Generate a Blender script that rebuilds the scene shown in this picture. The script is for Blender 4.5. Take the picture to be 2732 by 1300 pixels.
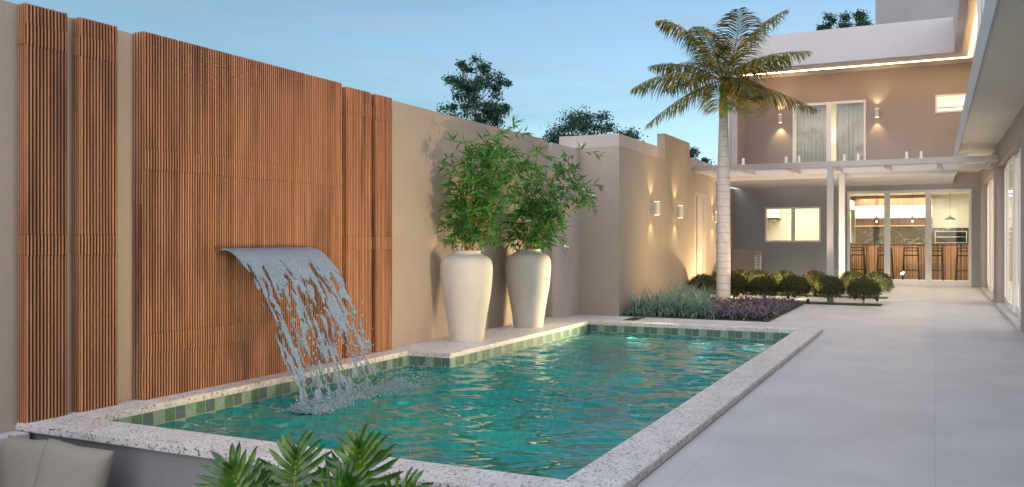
import bpy, bmesh, math, random
import numpy as np
from mathutils import Vector, Matrix, noise
random.seed(7); RNG = np.random.default_rng(7)
sc = bpy.context.scene
for o in list(bpy.data.objects): bpy.data.objects.remove(o)
PI = math.pi; R = math.radians
col = sc.collection

# ---------------------------------------------------------------- camera
TH = math.atan(1130/2326.0); SN, CS = math.sin(TH), math.cos(TH)
cam_d = bpy.data.cameras.new('camera'); cam = bpy.data.objects.new('camera', cam_d); col.objects.link(cam)
cam.location = (0, 0, 1.25); cam.rotation_euler = (PI/2, 0, TH)
cam_d.sensor_width = 36; cam_d.lens = 36*2326/2732; cam_d.shift_y = -10/2732
cam_d.clip_start = .05; cam_d.clip_end = 2000
sc.camera = cam
# ---------------------------------------------------------------- sky, sun, exposure
SUN_EL, SUN_ROT = R(14), R(200)
w = bpy.data.worlds.new('World'); sc.world = w; w.use_nodes = True
nt = w.node_tree; nt.nodes.clear()
out = nt.nodes.new('ShaderNodeOutputWorld'); bg = nt.nodes.new('ShaderNodeBackground')
sky = nt.nodes.new('ShaderNodeTexSky'); sky.sky_type = 'NISHITA'; sky.sun_disc = False
sky.sun_elevation = SUN_EL; sky.sun_rotation = SUN_ROT; sky.altitude = 300; sky.air_density = 1.0; sky.dust_density = .6; sky.ozone_density = 2.2
tc = nt.nodes.new('ShaderNodeTexCoord'); mp = nt.nodes.new('ShaderNodeMapping')
mp.inputs['Scale'].default_value = (1.1, 1.1, 7.5); mp.inputs['Rotation'].default_value = (R(3), R(-7), 0)
ns = nt.nodes.new('ShaderNodeTexNoise'); ns.inputs['Scale'].default_value = 2.1; ns.inputs['Detail'].default_value = 5; ns.inputs['Roughness'].default_value = .55
rp = nt.nodes.new('ShaderNodeValToRGB'); rp.color_ramp.elements[0].position = .50; rp.color_ramp.elements[1].position = .80
rp.color_ramp.elements[0].color = (.35, .35, .35, 1); rp.color_ramp.elements[1].color = (.85, .85, .85, 1)
mx = nt.nodes.new('ShaderNodeMixRGB'); mx.inputs[2].default_value = (1.20, 2.22, 2.75, 1)
nt.links.new(tc.outputs['Generated'], mp.inputs[0]); nt.links.new(mp.outputs[0], ns.inputs['Vector'])
nt.links.new(ns.outputs['Fac'], rp.inputs[0]); nt.links.new(rp.outputs[0], mx.inputs[0])
nt.links.new(sky.outputs[0], mx.inputs[1])
mp2 = nt.nodes.new('ShaderNodeMapping'); mp2.inputs['Scale'].default_value = (1.6, 1.6, 11); mp2.inputs['Rotation'].default_value = (R(-5), R(6), R(20)); mp2.inputs['Location'].default_value = (.3, 1.7, .4)
ns2 = nt.nodes.new('ShaderNodeTexNoise'); ns2.inputs['Scale'].default_value = 1.5; ns2.inputs['Detail'].default_value = 4
rp2 = nt.nodes.new('ShaderNodeValToRGB'); rp2.color_ramp.elements[0].position = .52; rp2.color_ramp.elements[1].position = .74; rp2.color_ramp.elements[1].color = (.5, .5, .5, 1)
mx2 = nt.nodes.new('ShaderNodeMixRGB'); mx2.inputs[2].default_value = (2.25, 2.3, 2.75, 1)
nt.links.new(tc.outputs['Generated'], mp2.inputs[0]); nt.links.new(mp2.outputs[0], ns2.inputs['Vector']); nt.links.new(ns2.outputs['Fac'], rp2.inputs[0]); nt.links.new(rp2.outputs[0], mx2.inputs[0])
nt.links.new(mx.outputs[0], mx2.inputs[1]); nt.links.new(mx2.outputs[0], bg.inputs[0])
bg.inputs[1].default_value = .094
nt.links.new(bg.outputs[0], out.inputs[0])
sd = bpy.data.lights.new('sun', 'SUN'); sun = bpy.data.objects.new('sun', sd); col.objects.link(sun)
sd.energy = 1.5; sd.angle = R(115); sd.color = (1, .91, .92)
# sun stands behind the camera
sun.rotation_euler = Vector((.34, -.55, .80)).to_track_quat('Z', 'Y').to_euler()
sc.view_settings.view_transform = 'Standard'; sc.view_settings.look = 'None'
sc.view_settings.exposure = 1.2; sc.view_settings.gamma = 1

def link(o, parent=None):
    col.objects.link(o)
    if parent: o.parent = parent
    return o
def lamp(kind, loc, energy, color=(1, .78, .45), **k):
    d = bpy.data.lights.new('lamp', kind); d.energy = energy; d.color = color
    tgt = k.pop('target', None); name = k.pop('name', 'lamp')
    for a, b in k.items(): setattr(d, a, b)
    o = bpy.data.objects.new(name, d); col.objects.link(o); o.location = loc
    if tgt is not None: o.rotation_euler = (Vector(loc)-Vector(tgt)).to_track_quat('Z', 'Y').to_euler()
    return o

# ---------------------------------------------------------------- materials
def newmat(n):
    m = bpy.data.materials.new(n); m.use_nodes = True
    return m, m.node_tree, m.node_tree.nodes['Principled BSDF']
def nd(t, k, **kw):
    n = t.nodes.new(k)
    for a, b in kw.items():
        if a in n.inputs: n.inputs[a].default_value = b
        else: setattr(n, a, b)
    return n
def plain(n, c, rough=.6, metal=0, **kw):
    m, t, b = newmat(n); b.inputs['Base Color'].default_value = (*c, 1); b.inputs['Roughness'].default_value = rough; b.inputs['Metallic'].default_value = metal
    for k, v in kw.items(): b.inputs[k].default_value = v
    return m
def noisy(n, c1, c2, scale=(3, 3, 3), detail=6, rough=.75, bump=.15, bscale=60, lo=.3, hi=.7, dist=.01, coord='Object', spec=None, c3=None):
    m, t, b = newmat(n)
    tc = nd(t, 'ShaderNodeTexCoord'); mp = nd(t, 'ShaderNodeMapping'); mp.inputs['Scale'].default_value = scale
    t.links.new(tc.outputs[coord], mp.inputs[0])
    nz = nd(t, 'ShaderNodeTexNoise', Scale=1.0, Detail=detail, Roughness=.6); t.links.new(mp.outputs[0], nz.inputs['Vector'])
    cr = nd(t, 'ShaderNodeValToRGB'); e = cr.color_ramp.elements; e[0].position = lo; e[1].position = hi
    e[0].color = (*c1, 1); e[1].color = (*c2, 1)
    if c3: x = cr.color_ramp.elements.new((lo+hi)/2); x.color = (*c3, 1)
    t.links.new(nz.outputs['Fac'], cr.inputs[0]); t.links.new(cr.outputs[0], b.inputs['Base Color'])
    b.inputs['Roughness'].default_value = rough
    if spec is not None: b.inputs['Specular IOR Level'].default_value = spec
    if bump:
        n2 = nd(t, 'ShaderNodeTexNoise', Scale=bscale, Detail=4); t.links.new(tc.outputs['Object'], n2.inputs['Vector'])
        bp = nd(t, 'ShaderNodeBump', Strength=bump, Distance=dist); t.links.new(n2.outputs['Fac'], bp.inputs['Height']); t.links.new(bp.outputs[0], b.inputs['Normal'])
    return m
M = {}
M['taupe'] = noisy('plaster_taupe', (.375, .308, .255), (.43, .357, .297), scale=(1.2, 1.2, .7), bump=.35, bscale=45)
M['taupe2'] = noisy('plaster_house', (.36, .305, .285), (.40, .34, .315), scale=(1.0, 1.0, .8), bump=.3, bscale=45)
M['skyshade'] = noisy('plaster_house_skyshade', (.33, .355, .40), (.365, .39, .435), scale=(1.0, 1.0, .8), bump=.3, bscale=45)  # house plaster with the blue sky-lit shade under the balcony put into its colour
M['pinkstone'] = noisy('plaster_pale', (.43, .36, .34), (.54, .47, .44), scale=(2.5, 2.5, 1.3), bump=.2, bscale=30)
M['white'] = noisy('plaster_white', (.475, .455, .47), (.525, .505, .52), scale=(.6, .6, .6), bump=.1, bscale=50)
M['soffit'] = noisy('soffit_plaster', (.68, .63, .54), (.76, .70, .60), scale=(3, .8, 2), bump=.2, bscale=40)
M['frame'] = plain('white_aluminium', (.84, .83, .85), .35)
M['cream'] = plain('cream_paint', (.82, .78, .66), .7)
M['grey'] = noisy('grey_render', (.215, .22, .235), (.255, .26, .275), scale=(1.3, 1.3, 1.3), bump=.25, bscale=35)
M['steel'] = plain('brushed_steel', (.55, .55, .56), .3, 1)
M['chrome'] = plain('chrome', (.8, .8, .82), .12, 1)
M['black'] = plain('black_metal', (.008, .009, .008), .6, **{'Specular IOR Level': .2})
M['lampgrey'] = plain('dark_grey_shade', (.035, .038, .036), .6)
M['sconce'] = plain('sconce_white', (.62, .6, .62), .4)
M['stem'] = noisy('bamboo_stem', (.55, .24, .05), (.75, .38, .10), scale=(30, 30, 5), rough=.5, bump=0)
M['bark'] = noisy('bark', (.28, .23, .20), (.42, .36, .32), scale=(6, 6, 2), bump=.5, bscale=20)
M['cushion'] = noisy('cushion_linen', (.255, .235, .20), (.295, .27, .235), scale=(4, 4, 4), bump=.25, bscale=400, dist=.002, rough=.9)
M['ceramic'] = noisy('vase_stoneware', (.55, .525, .48), (.66, .625, .575), scale=(2.2, 2.2, 1.4), bump=.35, bscale=55, rough=.7, dist=.004)
M['earth'] = noisy('ground_soil', (.05, .06, .03), (.12, .10, .06), scale=(.3, .3, .3), bump=.3, bscale=3)
M['soil'] = noisy('bed_soil', (.006, .01, .004), (.02, .03, .01), scale=(20, 20, 20), bump=.5, bscale=60)
M['turf'] = noisy('turf', (.02, .06, .008), (.05, .11, .02), scale=(60, 60, 60), bump=.8, bscale=150)
M['curtain'] = noisy('sheer_curtain', (.74, .75, .70), (.84, .83, .78), scale=(8, 8, .2), rough=.9, bump=0)

def emis(n, c, s):
    m = bpy.data.materials.new(n); m.use_nodes = True; t = m.node_tree; t.nodes.clear()
    o = t.nodes.new('ShaderNodeOutputMaterial'); e = t.nodes.new('ShaderNodeEmission'); e.inputs[0].default_value = (*c, 1); e.inputs[1].default_value = s
    t.links.new(e.outputs[0], o.inputs[0]); return m
M['led'] = emis('led_strip', (1, .64, .32), 12)
M['bulb'] = emis('bulb', (1, .88, .62), 1.5)
M['slot'] = emis('sconce_lens', (1, .80, .38), 1.2)
M['aqua'] = emis('pool_lamp_glow', (.03, .50, .45), .45)
M['ring'] = emis('ring_lamp', (1, .98, .92), 3)
M['shelfled'] = emis('shelf_led', (1, .72, .35), .7)

def glass(n, tint=(.96, .97, .96), refl=1.0):
    m = bpy.data.materials.new(n); m.use_nodes = True; t = m.node_tree; t.nodes.clear()
    o = t.nodes.new('ShaderNodeOutputMaterial'); mix = t.nodes.new('ShaderNodeMixShader')
    tr = t.nodes.new('ShaderNodeBsdfTransparent'); tr.inputs[0].default_value = (*tint, 1)
    gl = t.nodes.new('ShaderNodeBsdfGlossy'); gl.inputs['Roughness'].default_value = .01; gl.inputs[0].default_value = (1, 1, 1, 1)
    fr = t.nodes.new('ShaderNodeFresnel'); fr.inputs[0].default_value = 1.5
    mu = t.nodes.new('ShaderNodeMath'); mu.operation = 'MULTIPLY'; mu.inputs[1].default_value = refl
    t.links.new(fr.outputs[0], mu.inputs[0]); t.links.new(mu.outputs[0], mix.inputs[0]); t.links.new(tr.outputs[0], mix.inputs[1]); t.links.new(gl.outputs[0], mix.inputs[2]); t.links.new(mix.outputs[0], o.inputs[0])
    return m
M['glass'] = glass('window_glass', refl=.55)

def granite():
    m, t, b = newmat('speckled_granite')
    tc = nd(t, 'ShaderNodeTexCoord'); mp = nd(t, 'ShaderNodeMapping'); mp.inputs['Scale'].default_value = (1, 1, 1)
    t.links.new(tc.outputs['Object'], mp.inputs[0])
    n1 = nd(t, 'ShaderNodeTexNoise', Scale=55.0, Detail=5, Roughness=.66); n2 = nd(t, 'ShaderNodeTexNoise', Scale=6.0, Detail=3); n3 = nd(t, 'ShaderNodeTexNoise', Scale=120.0, Detail=3)
    for n in (n1, n2, n3): t.links.new(mp.outputs[0], n.inputs['Vector'])
    r1 = nd(t, 'ShaderNodeValToRGB'); e = r1.color_ramp.elements; e[0].position = .36; e[0].color = (.03, .028, .03, 1); e[1].position = .45; e[1].color = (.76, .74, .745, 1)
    x = e.new(.41); x.color = (.34, .32, .31, 1)
    r2 = nd(t, 'ShaderNodeValToRGB'); e = r2.color_ramp.elements; e[0].position = .35; e[0].color = (.84, .82, .80, 1); e[1].position = .7; e[1].color = (1, 1, 1, 1)
    r3 = nd(t, 'ShaderNodeValToRGB'); e = r3.color_ramp.elements; e[0].position = .3; e[0].color = (.7, .68, .66, 1); e[1].position = .5; e[1].color = (1, 1, 1, 1)
    t.links.new(n1.outputs['Fac'], r1.inputs[0]); t.links.new(n2.outputs['Fac'], r2.inputs[0]); t.links.new(n3.outputs['Fac'], r3.inputs[0])
    a = nd(t, 'ShaderNodeMixRGB', blend_type='MULTIPLY'); a.inputs[0].default_value = 1; c = nd(t, 'ShaderNodeMixRGB', blend_type='MULTIPLY'); c.inputs[0].default_value = 1
    t.links.new(r1.outputs[0], a.inputs[1]); t.links.new(r2.outputs[0], a.inputs[2]); t.links.new(a.outputs[0], c.inputs[1]); t.links.new(r3.outputs[0], c.inputs[2])
    t.links.new(c.outputs[0], b.inputs['Base Color']); b.inputs['Roughness'].default_value = .42
    return m
M['granite'] = granite()

def patio_mat():
    m, t, b = newmat('patio_tile')
    tc = nd(t, 'ShaderNodeTexCoord')
    n1 = nd(t, 'ShaderNodeTexNoise', Scale=1.0, Detail=8, Roughness=.6); mp = nd(t, 'ShaderNodeMapping'); mp.inputs['Scale'].default_value = (1.5, 1.3, 1)
    t.links.new(tc.outputs['Object'], mp.inputs[0]); t.links.new(mp.outputs[0], n1.inputs['Vector'])
    r1 = nd(t, 'ShaderNodeValToRGB'); e = r1.color_ramp.elements; e[0].position = .3; e[0].color = (.475, .465, .49, 1); e[1].position = .7; e[1].color = (.595, .585, .605, 1)
    t.links.new(n1.outputs['Fac'], r1.inputs[0])
    br = nd(t, 'ShaderNodeTexBrick', Scale=1.0); br.offset = 0; br.inputs['Brick Width'].default_value = 1.2; br.inputs['Row Height'].default_value = 1.2; br.inputs['Mortar Size'].default_value = .0022; br.inputs['Mortar Smooth'].default_value = .2
    br.inputs['Color1'].default_value = (1, 1, 1, 1); br.inputs['Color2'].default_value = (.955, .955, .955, 1); br.inputs['Mortar'].default_value = (.80, .80, .80, 1)
    t.links.new(tc.outputs['Object'], br.inputs['Vector'])
    a = nd(t, 'ShaderNodeMixRGB', blend_type='MULTIPLY'); a.inputs[0].default_value = 1
    t.links.new(r1.outputs[0], a.inputs[1]); t.links.new(br.outputs[0], a.inputs[2]); t.links.new(a.outputs[0], b.inputs['Base Color'])
    rr = nd(t, 'ShaderNodeMapRange'); rr.inputs[3].default_value = .42; rr.inputs[4].default_value = .62; t.links.new(n1.outputs['Fac'], rr.inputs[0]); t.links.new(rr.outputs[0], b.inputs['Roughness'])
    b.inputs['Specular IOR Level'].default_value = .35
    return m
M['patio'] = patio_mat()

def wood(n, dark, mid, light, along='Z', streak=30., darkspots=True):
    m, t, b = newmat(n)
    tc = nd(t, 'ShaderNodeTexCoord'); mp = nd(t, 'ShaderNodeMapping'); mp.inputs['Scale'].default_value = (streak*.6, streak*.6, .8)
    t.links.new(tc.outputs['Object'], mp.inputs[0])
    n1 = nd(t, 'ShaderNodeTexNoise', Scale=1.0, Detail=5, Roughness=.65); t.links.new(mp.outputs[0], n1.inputs['Vector'])
    cr = nd(t, 'ShaderNodeValToRGB'); e = cr.color_ramp.elements; e[0].position = .28; e[0].color = (*dark, 1); e[1].position = .75; e[1].color = (*light, 1)
    x = e.new(.5); x.color = (*mid, 1)
    t.links.new(n1.outputs['Fac'], cr.inputs[0])
    n2 = nd(t, 'ShaderNodeTexNoise', Scale=1.0, Detail=3, Roughness=.5); mp2 = nd(t, 'ShaderNodeMapping'); mp2.inputs['Scale'].default_value = (5, 5, .6); t.links.new(tc.outputs['Object'], mp2.inputs[0]); t.links.new(mp2.outputs[0], n2.inputs['Vector'])
    r2 = nd(t, 'ShaderNodeValToRGB'); e = r2.color_ramp.elements; e[0].position = .32; e[0].color = (.52, .49, .49, 1) if darkspots else (.8, .8, .8, 1); e[1].position = .5; e[1].color = (1, 1, 1, 1)
    t.links.new(n2.outputs['Fac'], r2.inputs[0])
    a = nd(t, 'ShaderNodeMixRGB', blend_type='MULTIPLY'); a.inputs[0].default_value = 1; t.links.new(cr.outputs[0], a.inputs[1]); t.links.new(r2.outputs[0], a.inputs[2])
    wn = nd(t, 'ShaderNodeNewGeometry')
    mr = nd(t, 'ShaderNodeMapRange'); mr.inputs[3].default_value = .80; mr.inputs[4].default_value = 1.10; t.links.new(wn.outputs['Random Per Island'], mr.inputs[0])
    hs = nd(t, 'ShaderNodeHueSaturation'); t.links.new(mr.outputs[0], hs.inputs['Value']); t.links.new(a.outputs[0], hs.inputs['Color']); a = hs
    t.links.new(a.outputs[0], b.inputs['Base Color']); b.inputs['Roughness'].default_value = .5
    return m
M['wood'] = wood('slat_wood', (.32, .135, .062), (.49, .215, .108), (.66, .33, .18))
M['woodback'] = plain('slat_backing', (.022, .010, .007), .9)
M['woodband'] = wood('slat_wood_band', (.36, .155, .072), (.50, .225, .108), (.64, .31, .16), darkspots=False)
M['woodin'] = wood('kitchen_wood', (.18, .08, .035), (.34, .165, .075), (.48, .25, .12), streak=22., darkspots=False)

def tiles():
    m, t, b = newmat('green_pool_tile')
    uv = nd(t, 'ShaderNodeUVMap'); sep = nd(t, 'ShaderNodeSeparateXYZ'); t.links.new(uv.outputs[0], sep.inputs[0])
    def math_(op, a, b_=None):
        n = nd(t, 'ShaderNodeMath', operation=op)
        for i, v in enumerate((a, b_)):
            if v is None: continue
            if isinstance(v, (int, float)): n.inputs[i].default_value = v
            else: t.links.new(v, n.inputs[i])
        return n.outputs[0]
    us = math_('MULTIPLY', sep.outputs[0], 10.0); vs = math_('MULTIPLY', sep.outputs[1], 10.0)
    fu = math_('FLOOR', us); fv = math_('FLOOR', vs)
    idx = math_('FLOORED_MODULO', math_('ADD', fu, fv), 3.0)
    cr = nd(t, 'ShaderNodeValToRGB'); cr.color_ramp.interpolation = 'CONSTANT'; e = cr.color_ramp.elements
    e[0].position = 0; e[0].color = (.095, .15, .16, 1); e[1].position = .33; e[1].color = (.085, .20, .125, 1); x = e.new(.66); x.color = (.25, .36, .30, 1)
    t.links.new(math_('DIVIDE', math_('ADD', idx, .1), 3.0), cr.inputs[0])
    tc = nd(t, 'ShaderNodeTexCoord'); nz = nd(t, 'ShaderNodeTexNoise', Scale=28.0, Detail=5, Roughness=.65); t.links.new(tc.outputs['Object'], nz.inputs['Vector'])
    rz = nd(t, 'ShaderNodeValToRGB'); e = rz.color_ramp.elements; e[0].position = .3; e[0].color = (.6, .62, .62, 1); e[1].position = .7; e[1].color = (1.0, 1.0, 1.0, 1); t.links.new(nz.outputs['Fac'], rz.inputs[0])
    mu = nd(t, 'ShaderNodeMixRGB', blend_type='MULTIPLY'); mu.inputs[0].default_value = 1; t.links.new(cr.outputs[0], mu.inputs[1]); t.links.new(rz.outputs[0], mu.inputs[2])
    gu = math_('SUBTRACT', us, fu); gv = math_('SUBTRACT', vs, fv)
    g = math_('MINIMUM', math_('MINIMUM', gu, math_('SUBTRACT', 1.0, gu)), math_('MINIMUM', gv, math_('SUBTRACT', 1.0, gv)))
    gm = math_('LESS_THAN', g, .028)
    m2 = nd(t, 'ShaderNodeMixRGB'); m2.inputs[2].default_value = (.24, .36, .26, 1); t.links.new(gm, m2.inputs[0]); t.links.new(mu.outputs[0], m2.inputs[1])
    t.links.new(m2.outputs[0], b.inputs['Base Color']); b.inputs['Roughness'].default_value = .55
    return m
M['tile'] = tiles()

def water_mat():
    m = bpy.data.materials.new('pool_water'); m.use_nodes = True; t = m.node_tree; t.nodes.clear()
    o = t.nodes.new('ShaderNodeOutputMaterial'); mix = t.nodes.new('ShaderNodeMixShader')
    tr = t.nodes.new('ShaderNodeBsdfTransparent'); tr.inputs[0].default_value = (.42, .86, .84, 1)
    df = t.nodes.new('ShaderNodeBsdfDiffuse'); df.inputs[0].default_value = (.0, .34, .31, 1)
    bd = t.nodes.new('ShaderNodeMixShader'); bd.inputs[0].default_value = .46
    t.links.new(tr.outputs[0], bd.inputs[1]); t.links.new(df.outputs[0], bd.inputs[2])
    gl = t.nodes.new('ShaderNodeBsdfGlossy'); gl.inputs['Roughness'].default_value = .015
    fr = t.nodes.new('ShaderNodeFresnel'); fr.inputs[0].default_value = 1.33
    mu = t.nodes.new('ShaderNodeMath'); mu.operation = 'MULTIPLY'; mu.inputs[1].default_value = 2.1; mn = t.nodes.new('ShaderNodeMath'); mn.operation = 'MINIMUM'; mn.inputs[1].default_value = .5
    t.links.new(fr.outputs[0], mu.inputs[0]); t.links.new(mu.outputs[0], mn.inputs[0]); t.links.new(mn.outputs[0], mix.inputs[0]); t.links.new(bd.outputs[0], mix.inputs[1]); t.links.new(gl.outputs[0], mix.inputs[2]); t.links.new(mix.outputs[0], o.inputs[0])
    return m
M['water'] = water_mat()
def falling_mat(name, c1, c2, tr_):
    m, t, b = newmat(name)
    tc = nd(t, 'ShaderNodeTexCoord'); n2 = nd(t, 'ShaderNodeTexNoise', Scale=110.0, Detail=4, Roughness=.75); t.links.new(tc.outputs['Object'], n2.inputs['Vector'])
    cr = nd(t, 'ShaderNodeValToRGB'); e = cr.color_ramp.elements; e[0].position = .38; e[0].color = (*c1, 1); e[1].position = .62; e[1].color = (*c2, 1)
    t.links.new(n2.outputs['Fac'], cr.inputs[0]); t.links.new(cr.outputs[0], b.inputs['Base Color'])
    b.inputs['Roughness'].default_value = .12; b.inputs['IOR'].default_value = 1.33; b.inputs['Specular IOR Level'].default_value = .9
    bp = nd(t, 'ShaderNodeBump', Strength=1.0, Distance=.03); t.links.new(n2.outputs['Fac'], bp.inputs['Height']); t.links.new(bp.outputs[0], b.inputs['Normal'])
    o = t.nodes['Material Output']; tr = nd(t, 'ShaderNodeBsdfTransparent'); tr.inputs[0].default_value = (.9, .96, 1, 1); mx_ = nd(t, 'ShaderNodeMixShader'); mx_.inputs[0].default_value = tr_
    t.links.new(b.outputs[0], mx_.inputs[1]); t.links.new(tr.outputs[0], mx_.inputs[2]); t.links.new(mx_.outputs[0], o.inputs[0])
    return m
M['fall'] = falling_mat('falling_water', (.18, .31, .50), (.52, .68, .92), .22); M['foam'] = falling_mat('foam', (.28, .50, .66), (.55, .76, .90), .1)

def leafmat(n, cols, scale=6., rough=.5, spec=.4, trans=.25, detail=3):
    """mottled foliage colour; cols = 2..4 stops"""
    m, t, b = newmat(n)
    tc = nd(t, 'ShaderNodeTexCoord'); nz = nd(t, 'ShaderNodeTexNoise', Scale=scale, Detail=detail, Roughness=.7); t.links.new(tc.outputs['Object'], nz.inputs['Vector'])
    cr = nd(t, 'ShaderNodeValToRGB'); e = cr.color_ramp.elements; k = len(cols)
    e[0].position = .32; e[0].color = (*cols[0], 1); e[1].position = .68; e[1].color = (*cols[-1], 1)
    for i in range(1, k-1): x = e.new(.32+.36*i/(k-1)); x.color = (*cols[i], 1)
    t.links.new(nz.outputs['Fac'], cr.inputs[0]); t.links.new(cr.outputs[0], b.inputs['Base Color'])
    b.inputs['Roughness'].default_value = rough; b.inputs['Specular IOR Level'].default_value = spec
    if trans:
        o = t.nodes['Material Output']; tl = nd(t, 'ShaderNodeBsdfTranslucent'); t.links.new(cr.outputs[0], tl.inputs[0]); mx_ = nd(t, 'ShaderNodeMixShader'); mx_.inputs[0].default_value = trans
        t.links.new(b.outputs[0], mx_.inputs[1]); t.links.new(tl.outputs[0], mx_.inputs[2]); t.links.new(mx_.outputs[0], o.inputs[0])
    return m
M['bamboo'] = leafmat('bamboo_leaf', [(.02, .13, .035), (.06, .24, .045), (.19, .38, .06)], 9)
M['palm'] = leafmat('palm_leaf', [(.025, .075, .045), (.09, .125, .02), (.22, .18, .028), (.45, .17, .03)], 5)
M['box'] = leafmat('boxwood_leaf', [(.010, .024, .005), (.028, .048, .008), (.065, .075, .012), (.19, .075, .02)], 22, trans=.15)
M['bluegrass'] = leafmat('blue_grass', [(.08, .17, .13), (.18, .31, .25), (.42, .54, .46)], 7)
M['purple'] = leafmat('purple_leaf', [(.07, .03, .07), (.12, .09, .13), (.28, .35, .33)], 16)
M['tree'] = leafmat('tree_leaf', [(.012, .045, .035), (.02, .07, .045), (.035, .10, .05)], 2.5, trans=.2)
M['phil'] = leafmat('lobed_leaf', [(.012, .06, .006), (.035, .13, .008), (.13, .27, .015)], 7, rough=.2, spec=.6)
M['philstem'] = plain('leaf_stalk', (.45, .30, .03), .4)
def trunkmat():
    m, t, b = newmat('palm_trunk')
    tc = nd(t, 'ShaderNodeTexCoord'); nz = nd(t, 'ShaderNodeTexNoise', Scale=9.0, Detail=6); t.links.new(tc.outputs['Object'], nz.inputs['Vector'])
    cr = nd(t, 'ShaderNodeValToRGB'); e = cr.color_ramp.elements; e[0].position = .3; e[0].color = (.48, .465, .49, 1); e[1].position = .7; e[1].color = (.62, .60, .63, 1); t.links.new(nz.outputs['Fac'], cr.inputs[0])
    t.links.new(cr.outputs[0], b.inputs['Base Color']); b.inputs['Roughness'].default_value = .7
    return m
M['trunk'] = trunkmat()
M['ringline'] = plain('trunk_ring', (.30, .275, .28), .8)
M['crownshaft'] = noisy('green_crownshaft', (.10, .30, .03), (.45, .45, .10), scale=(3, 3, 4), bump=0, rough=.4)
def marble():
    m, t, b = newmat('dark_marble')
    tc = nd(t, 'ShaderNodeTexCoord'); nz = nd(t, 'ShaderNodeTexNoise', Scale=1.3, Detail=7, Roughness=.6, Distortion=1.2); t.links.new(tc.outputs['Object'], nz.inputs['Vector'])
    cr = nd(t, 'ShaderNodeValToRGB'); e = cr.color_ramp.elements; e[0].position = .485; e[0].color = (.035, .037, .037, 1); e[1].position = .515; e[1].color = (.05, .05, .05, 1); x = e.new(.5); x.color = (.35, .35, .34, 1)
    t.links.new(nz.outputs['Fac'], cr.inputs[0]); t.links.new(cr.outputs[0], b.inputs['Base Color']); b.inputs['Roughness'].default_value = .25
    return m
M['marble'] = marble()

# ---------------------------------------------------------------- mesh helpers
class MB:
    def __init__(s): s.v = []; s.f = []
    def box(s, x0, x1, y0, y1, z0, z1):
        n = len(s.v); s.v += [(x, y, z) for z in (z0, z1) for y in (y0, y1) for x in (x0, x1)]
        for q in ((0, 2, 3, 1), (4, 5, 7, 6), (0, 1, 5, 4), (2, 6, 7, 3), (0, 4, 6, 2), (1, 3, 7, 5)): s.f.append(tuple(n+i for i in q))
        return s
    def quad(s, *p): n = len(s.v); s.v += [tuple(q) for q in p]; s.f.append(tuple(range(n, n+len(p)))); return s
    def prism(s, pts, y0, y1, axis='y'):
        """polygon pts (a,b) extruded along axis"""
        n = len(s.v); k = len(pts)
        mk = {'y': lambda a, b, c: (a, c, b), 'x': lambda a, b, c: (c, a, b), 'z': lambda a, b, c: (a, b, c)}[axis]
        for c in (y0, y1): s.v += [mk(a, b, c) for a, b in pts]
        s.f.append(tuple(range(n+k-1, n-1, -1))); s.f.append(tuple(range(n+k, n+2*k)))
        for i in range(k): j = (i+1) % k; s.f.append((n+i, n+j, n+k+j, n+k+i))
        return s
    def lathe(s, prof, cx=0, cy=0, seg=32, cap=True):
        n = len(s.v)
        for r, z in prof: s.v += [(cx+r*math.cos(2*PI*i/seg), cy+r*math.sin(2*PI*i/seg), z) for i in range(seg)]
        for a in range(len(prof)-1):
            for i in range(seg): j = (i+1) % seg; s.f.append((n+a*seg+i, n+a*seg+j, n+(a+1)*seg+j, n+(a+1)*seg+i))
        if cap: s.f.append(tuple(n+i for i in range(seg-1, -1, -1))); e = n+(len(prof)-1)*seg; s.f.append(tuple(e+i for i in range(seg)))
        return s
    def tube(s, pts, rad, seg=8, cap=True):
        pts = [Vector(p) for p in pts]; n = len(s.v); k = len(pts)
        if not hasattr(rad, '__len__'): rad = [rad]*k
        up = Vector((.13, .21, .97))
        for a, p in enumerate(pts):
            d = (pts[min(a+1, k-1)]-pts[max(a-1, 0)]).normalized()
            sd_ = d.cross(up)
            if sd_.length < .1: sd_ = d.cross(Vector((1, 0, 0)))
            sd_.normalize(); u2 = sd_.cross(d)
            for i in range(seg): t = 2*PI*i/seg; q = p+(sd_*math.cos(t)+u2*math.sin(t))*rad[a]; s.v.append(tuple(q))
        for a in range(k-1):
            for i in range(seg): j = (i+1) % seg; s.f.append((n+a*seg+i, n+a*seg+j, n+(a+1)*seg+j, n+(a+1)*seg+i))
        if cap: s.f.append(tuple(n+i for i in range(seg-1, -1, -1))); e = n+(k-1)*seg; s.f.append(tuple(e+i for i in range(seg)))
        return s
    def build(s, name, mat, parent=None, smooth=False, bevel=0, loc=None):
        me = bpy.data.meshes.new(name); me.from_pydata(s.v, [], s.f)
        me.materials.append(mat)
        bm = bmesh.new(); bm.from_mesh(me)
        if bevel:
            bmesh.ops.recalc_face_normals(bm, faces=bm.faces)
            bmesh.ops.bevel(bm, geom=[e for e in bm.edges if len(e.link_faces) == 2 and e.calc_face_angle(0) > .6], offset=bevel, segments=2, affect='EDGES', clamp_overlap=True)
        bm.to_mesh(me); bm.free()
        if smooth: me.polygons.foreach_set('use_smooth', [True]*len(me.polygons))
        o = bpy.data.objects.new(name, me)
        if loc: o.location = loc
        return link(o, parent)
def tag(o, label, cat=None, group=None, kind=None):
    if label: o['label'] = label
    if cat: o['category'] = cat
    if group: o['group'] = group
    if kind: o['kind'] = kind
    return o
def empty(name, loc=(0, 0, 0)):
    o = bpy.data.objects.new(name, None); o.empty_display_size = .1; col.objects.link(o); o.location = loc; return o
def reparent(o, p):
    o.parent = p; o.matrix_parent_inverse = Matrix.Translation(-Vector(p.location)); return o
def structure(o): o['kind'] = 'structure'; return o
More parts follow.
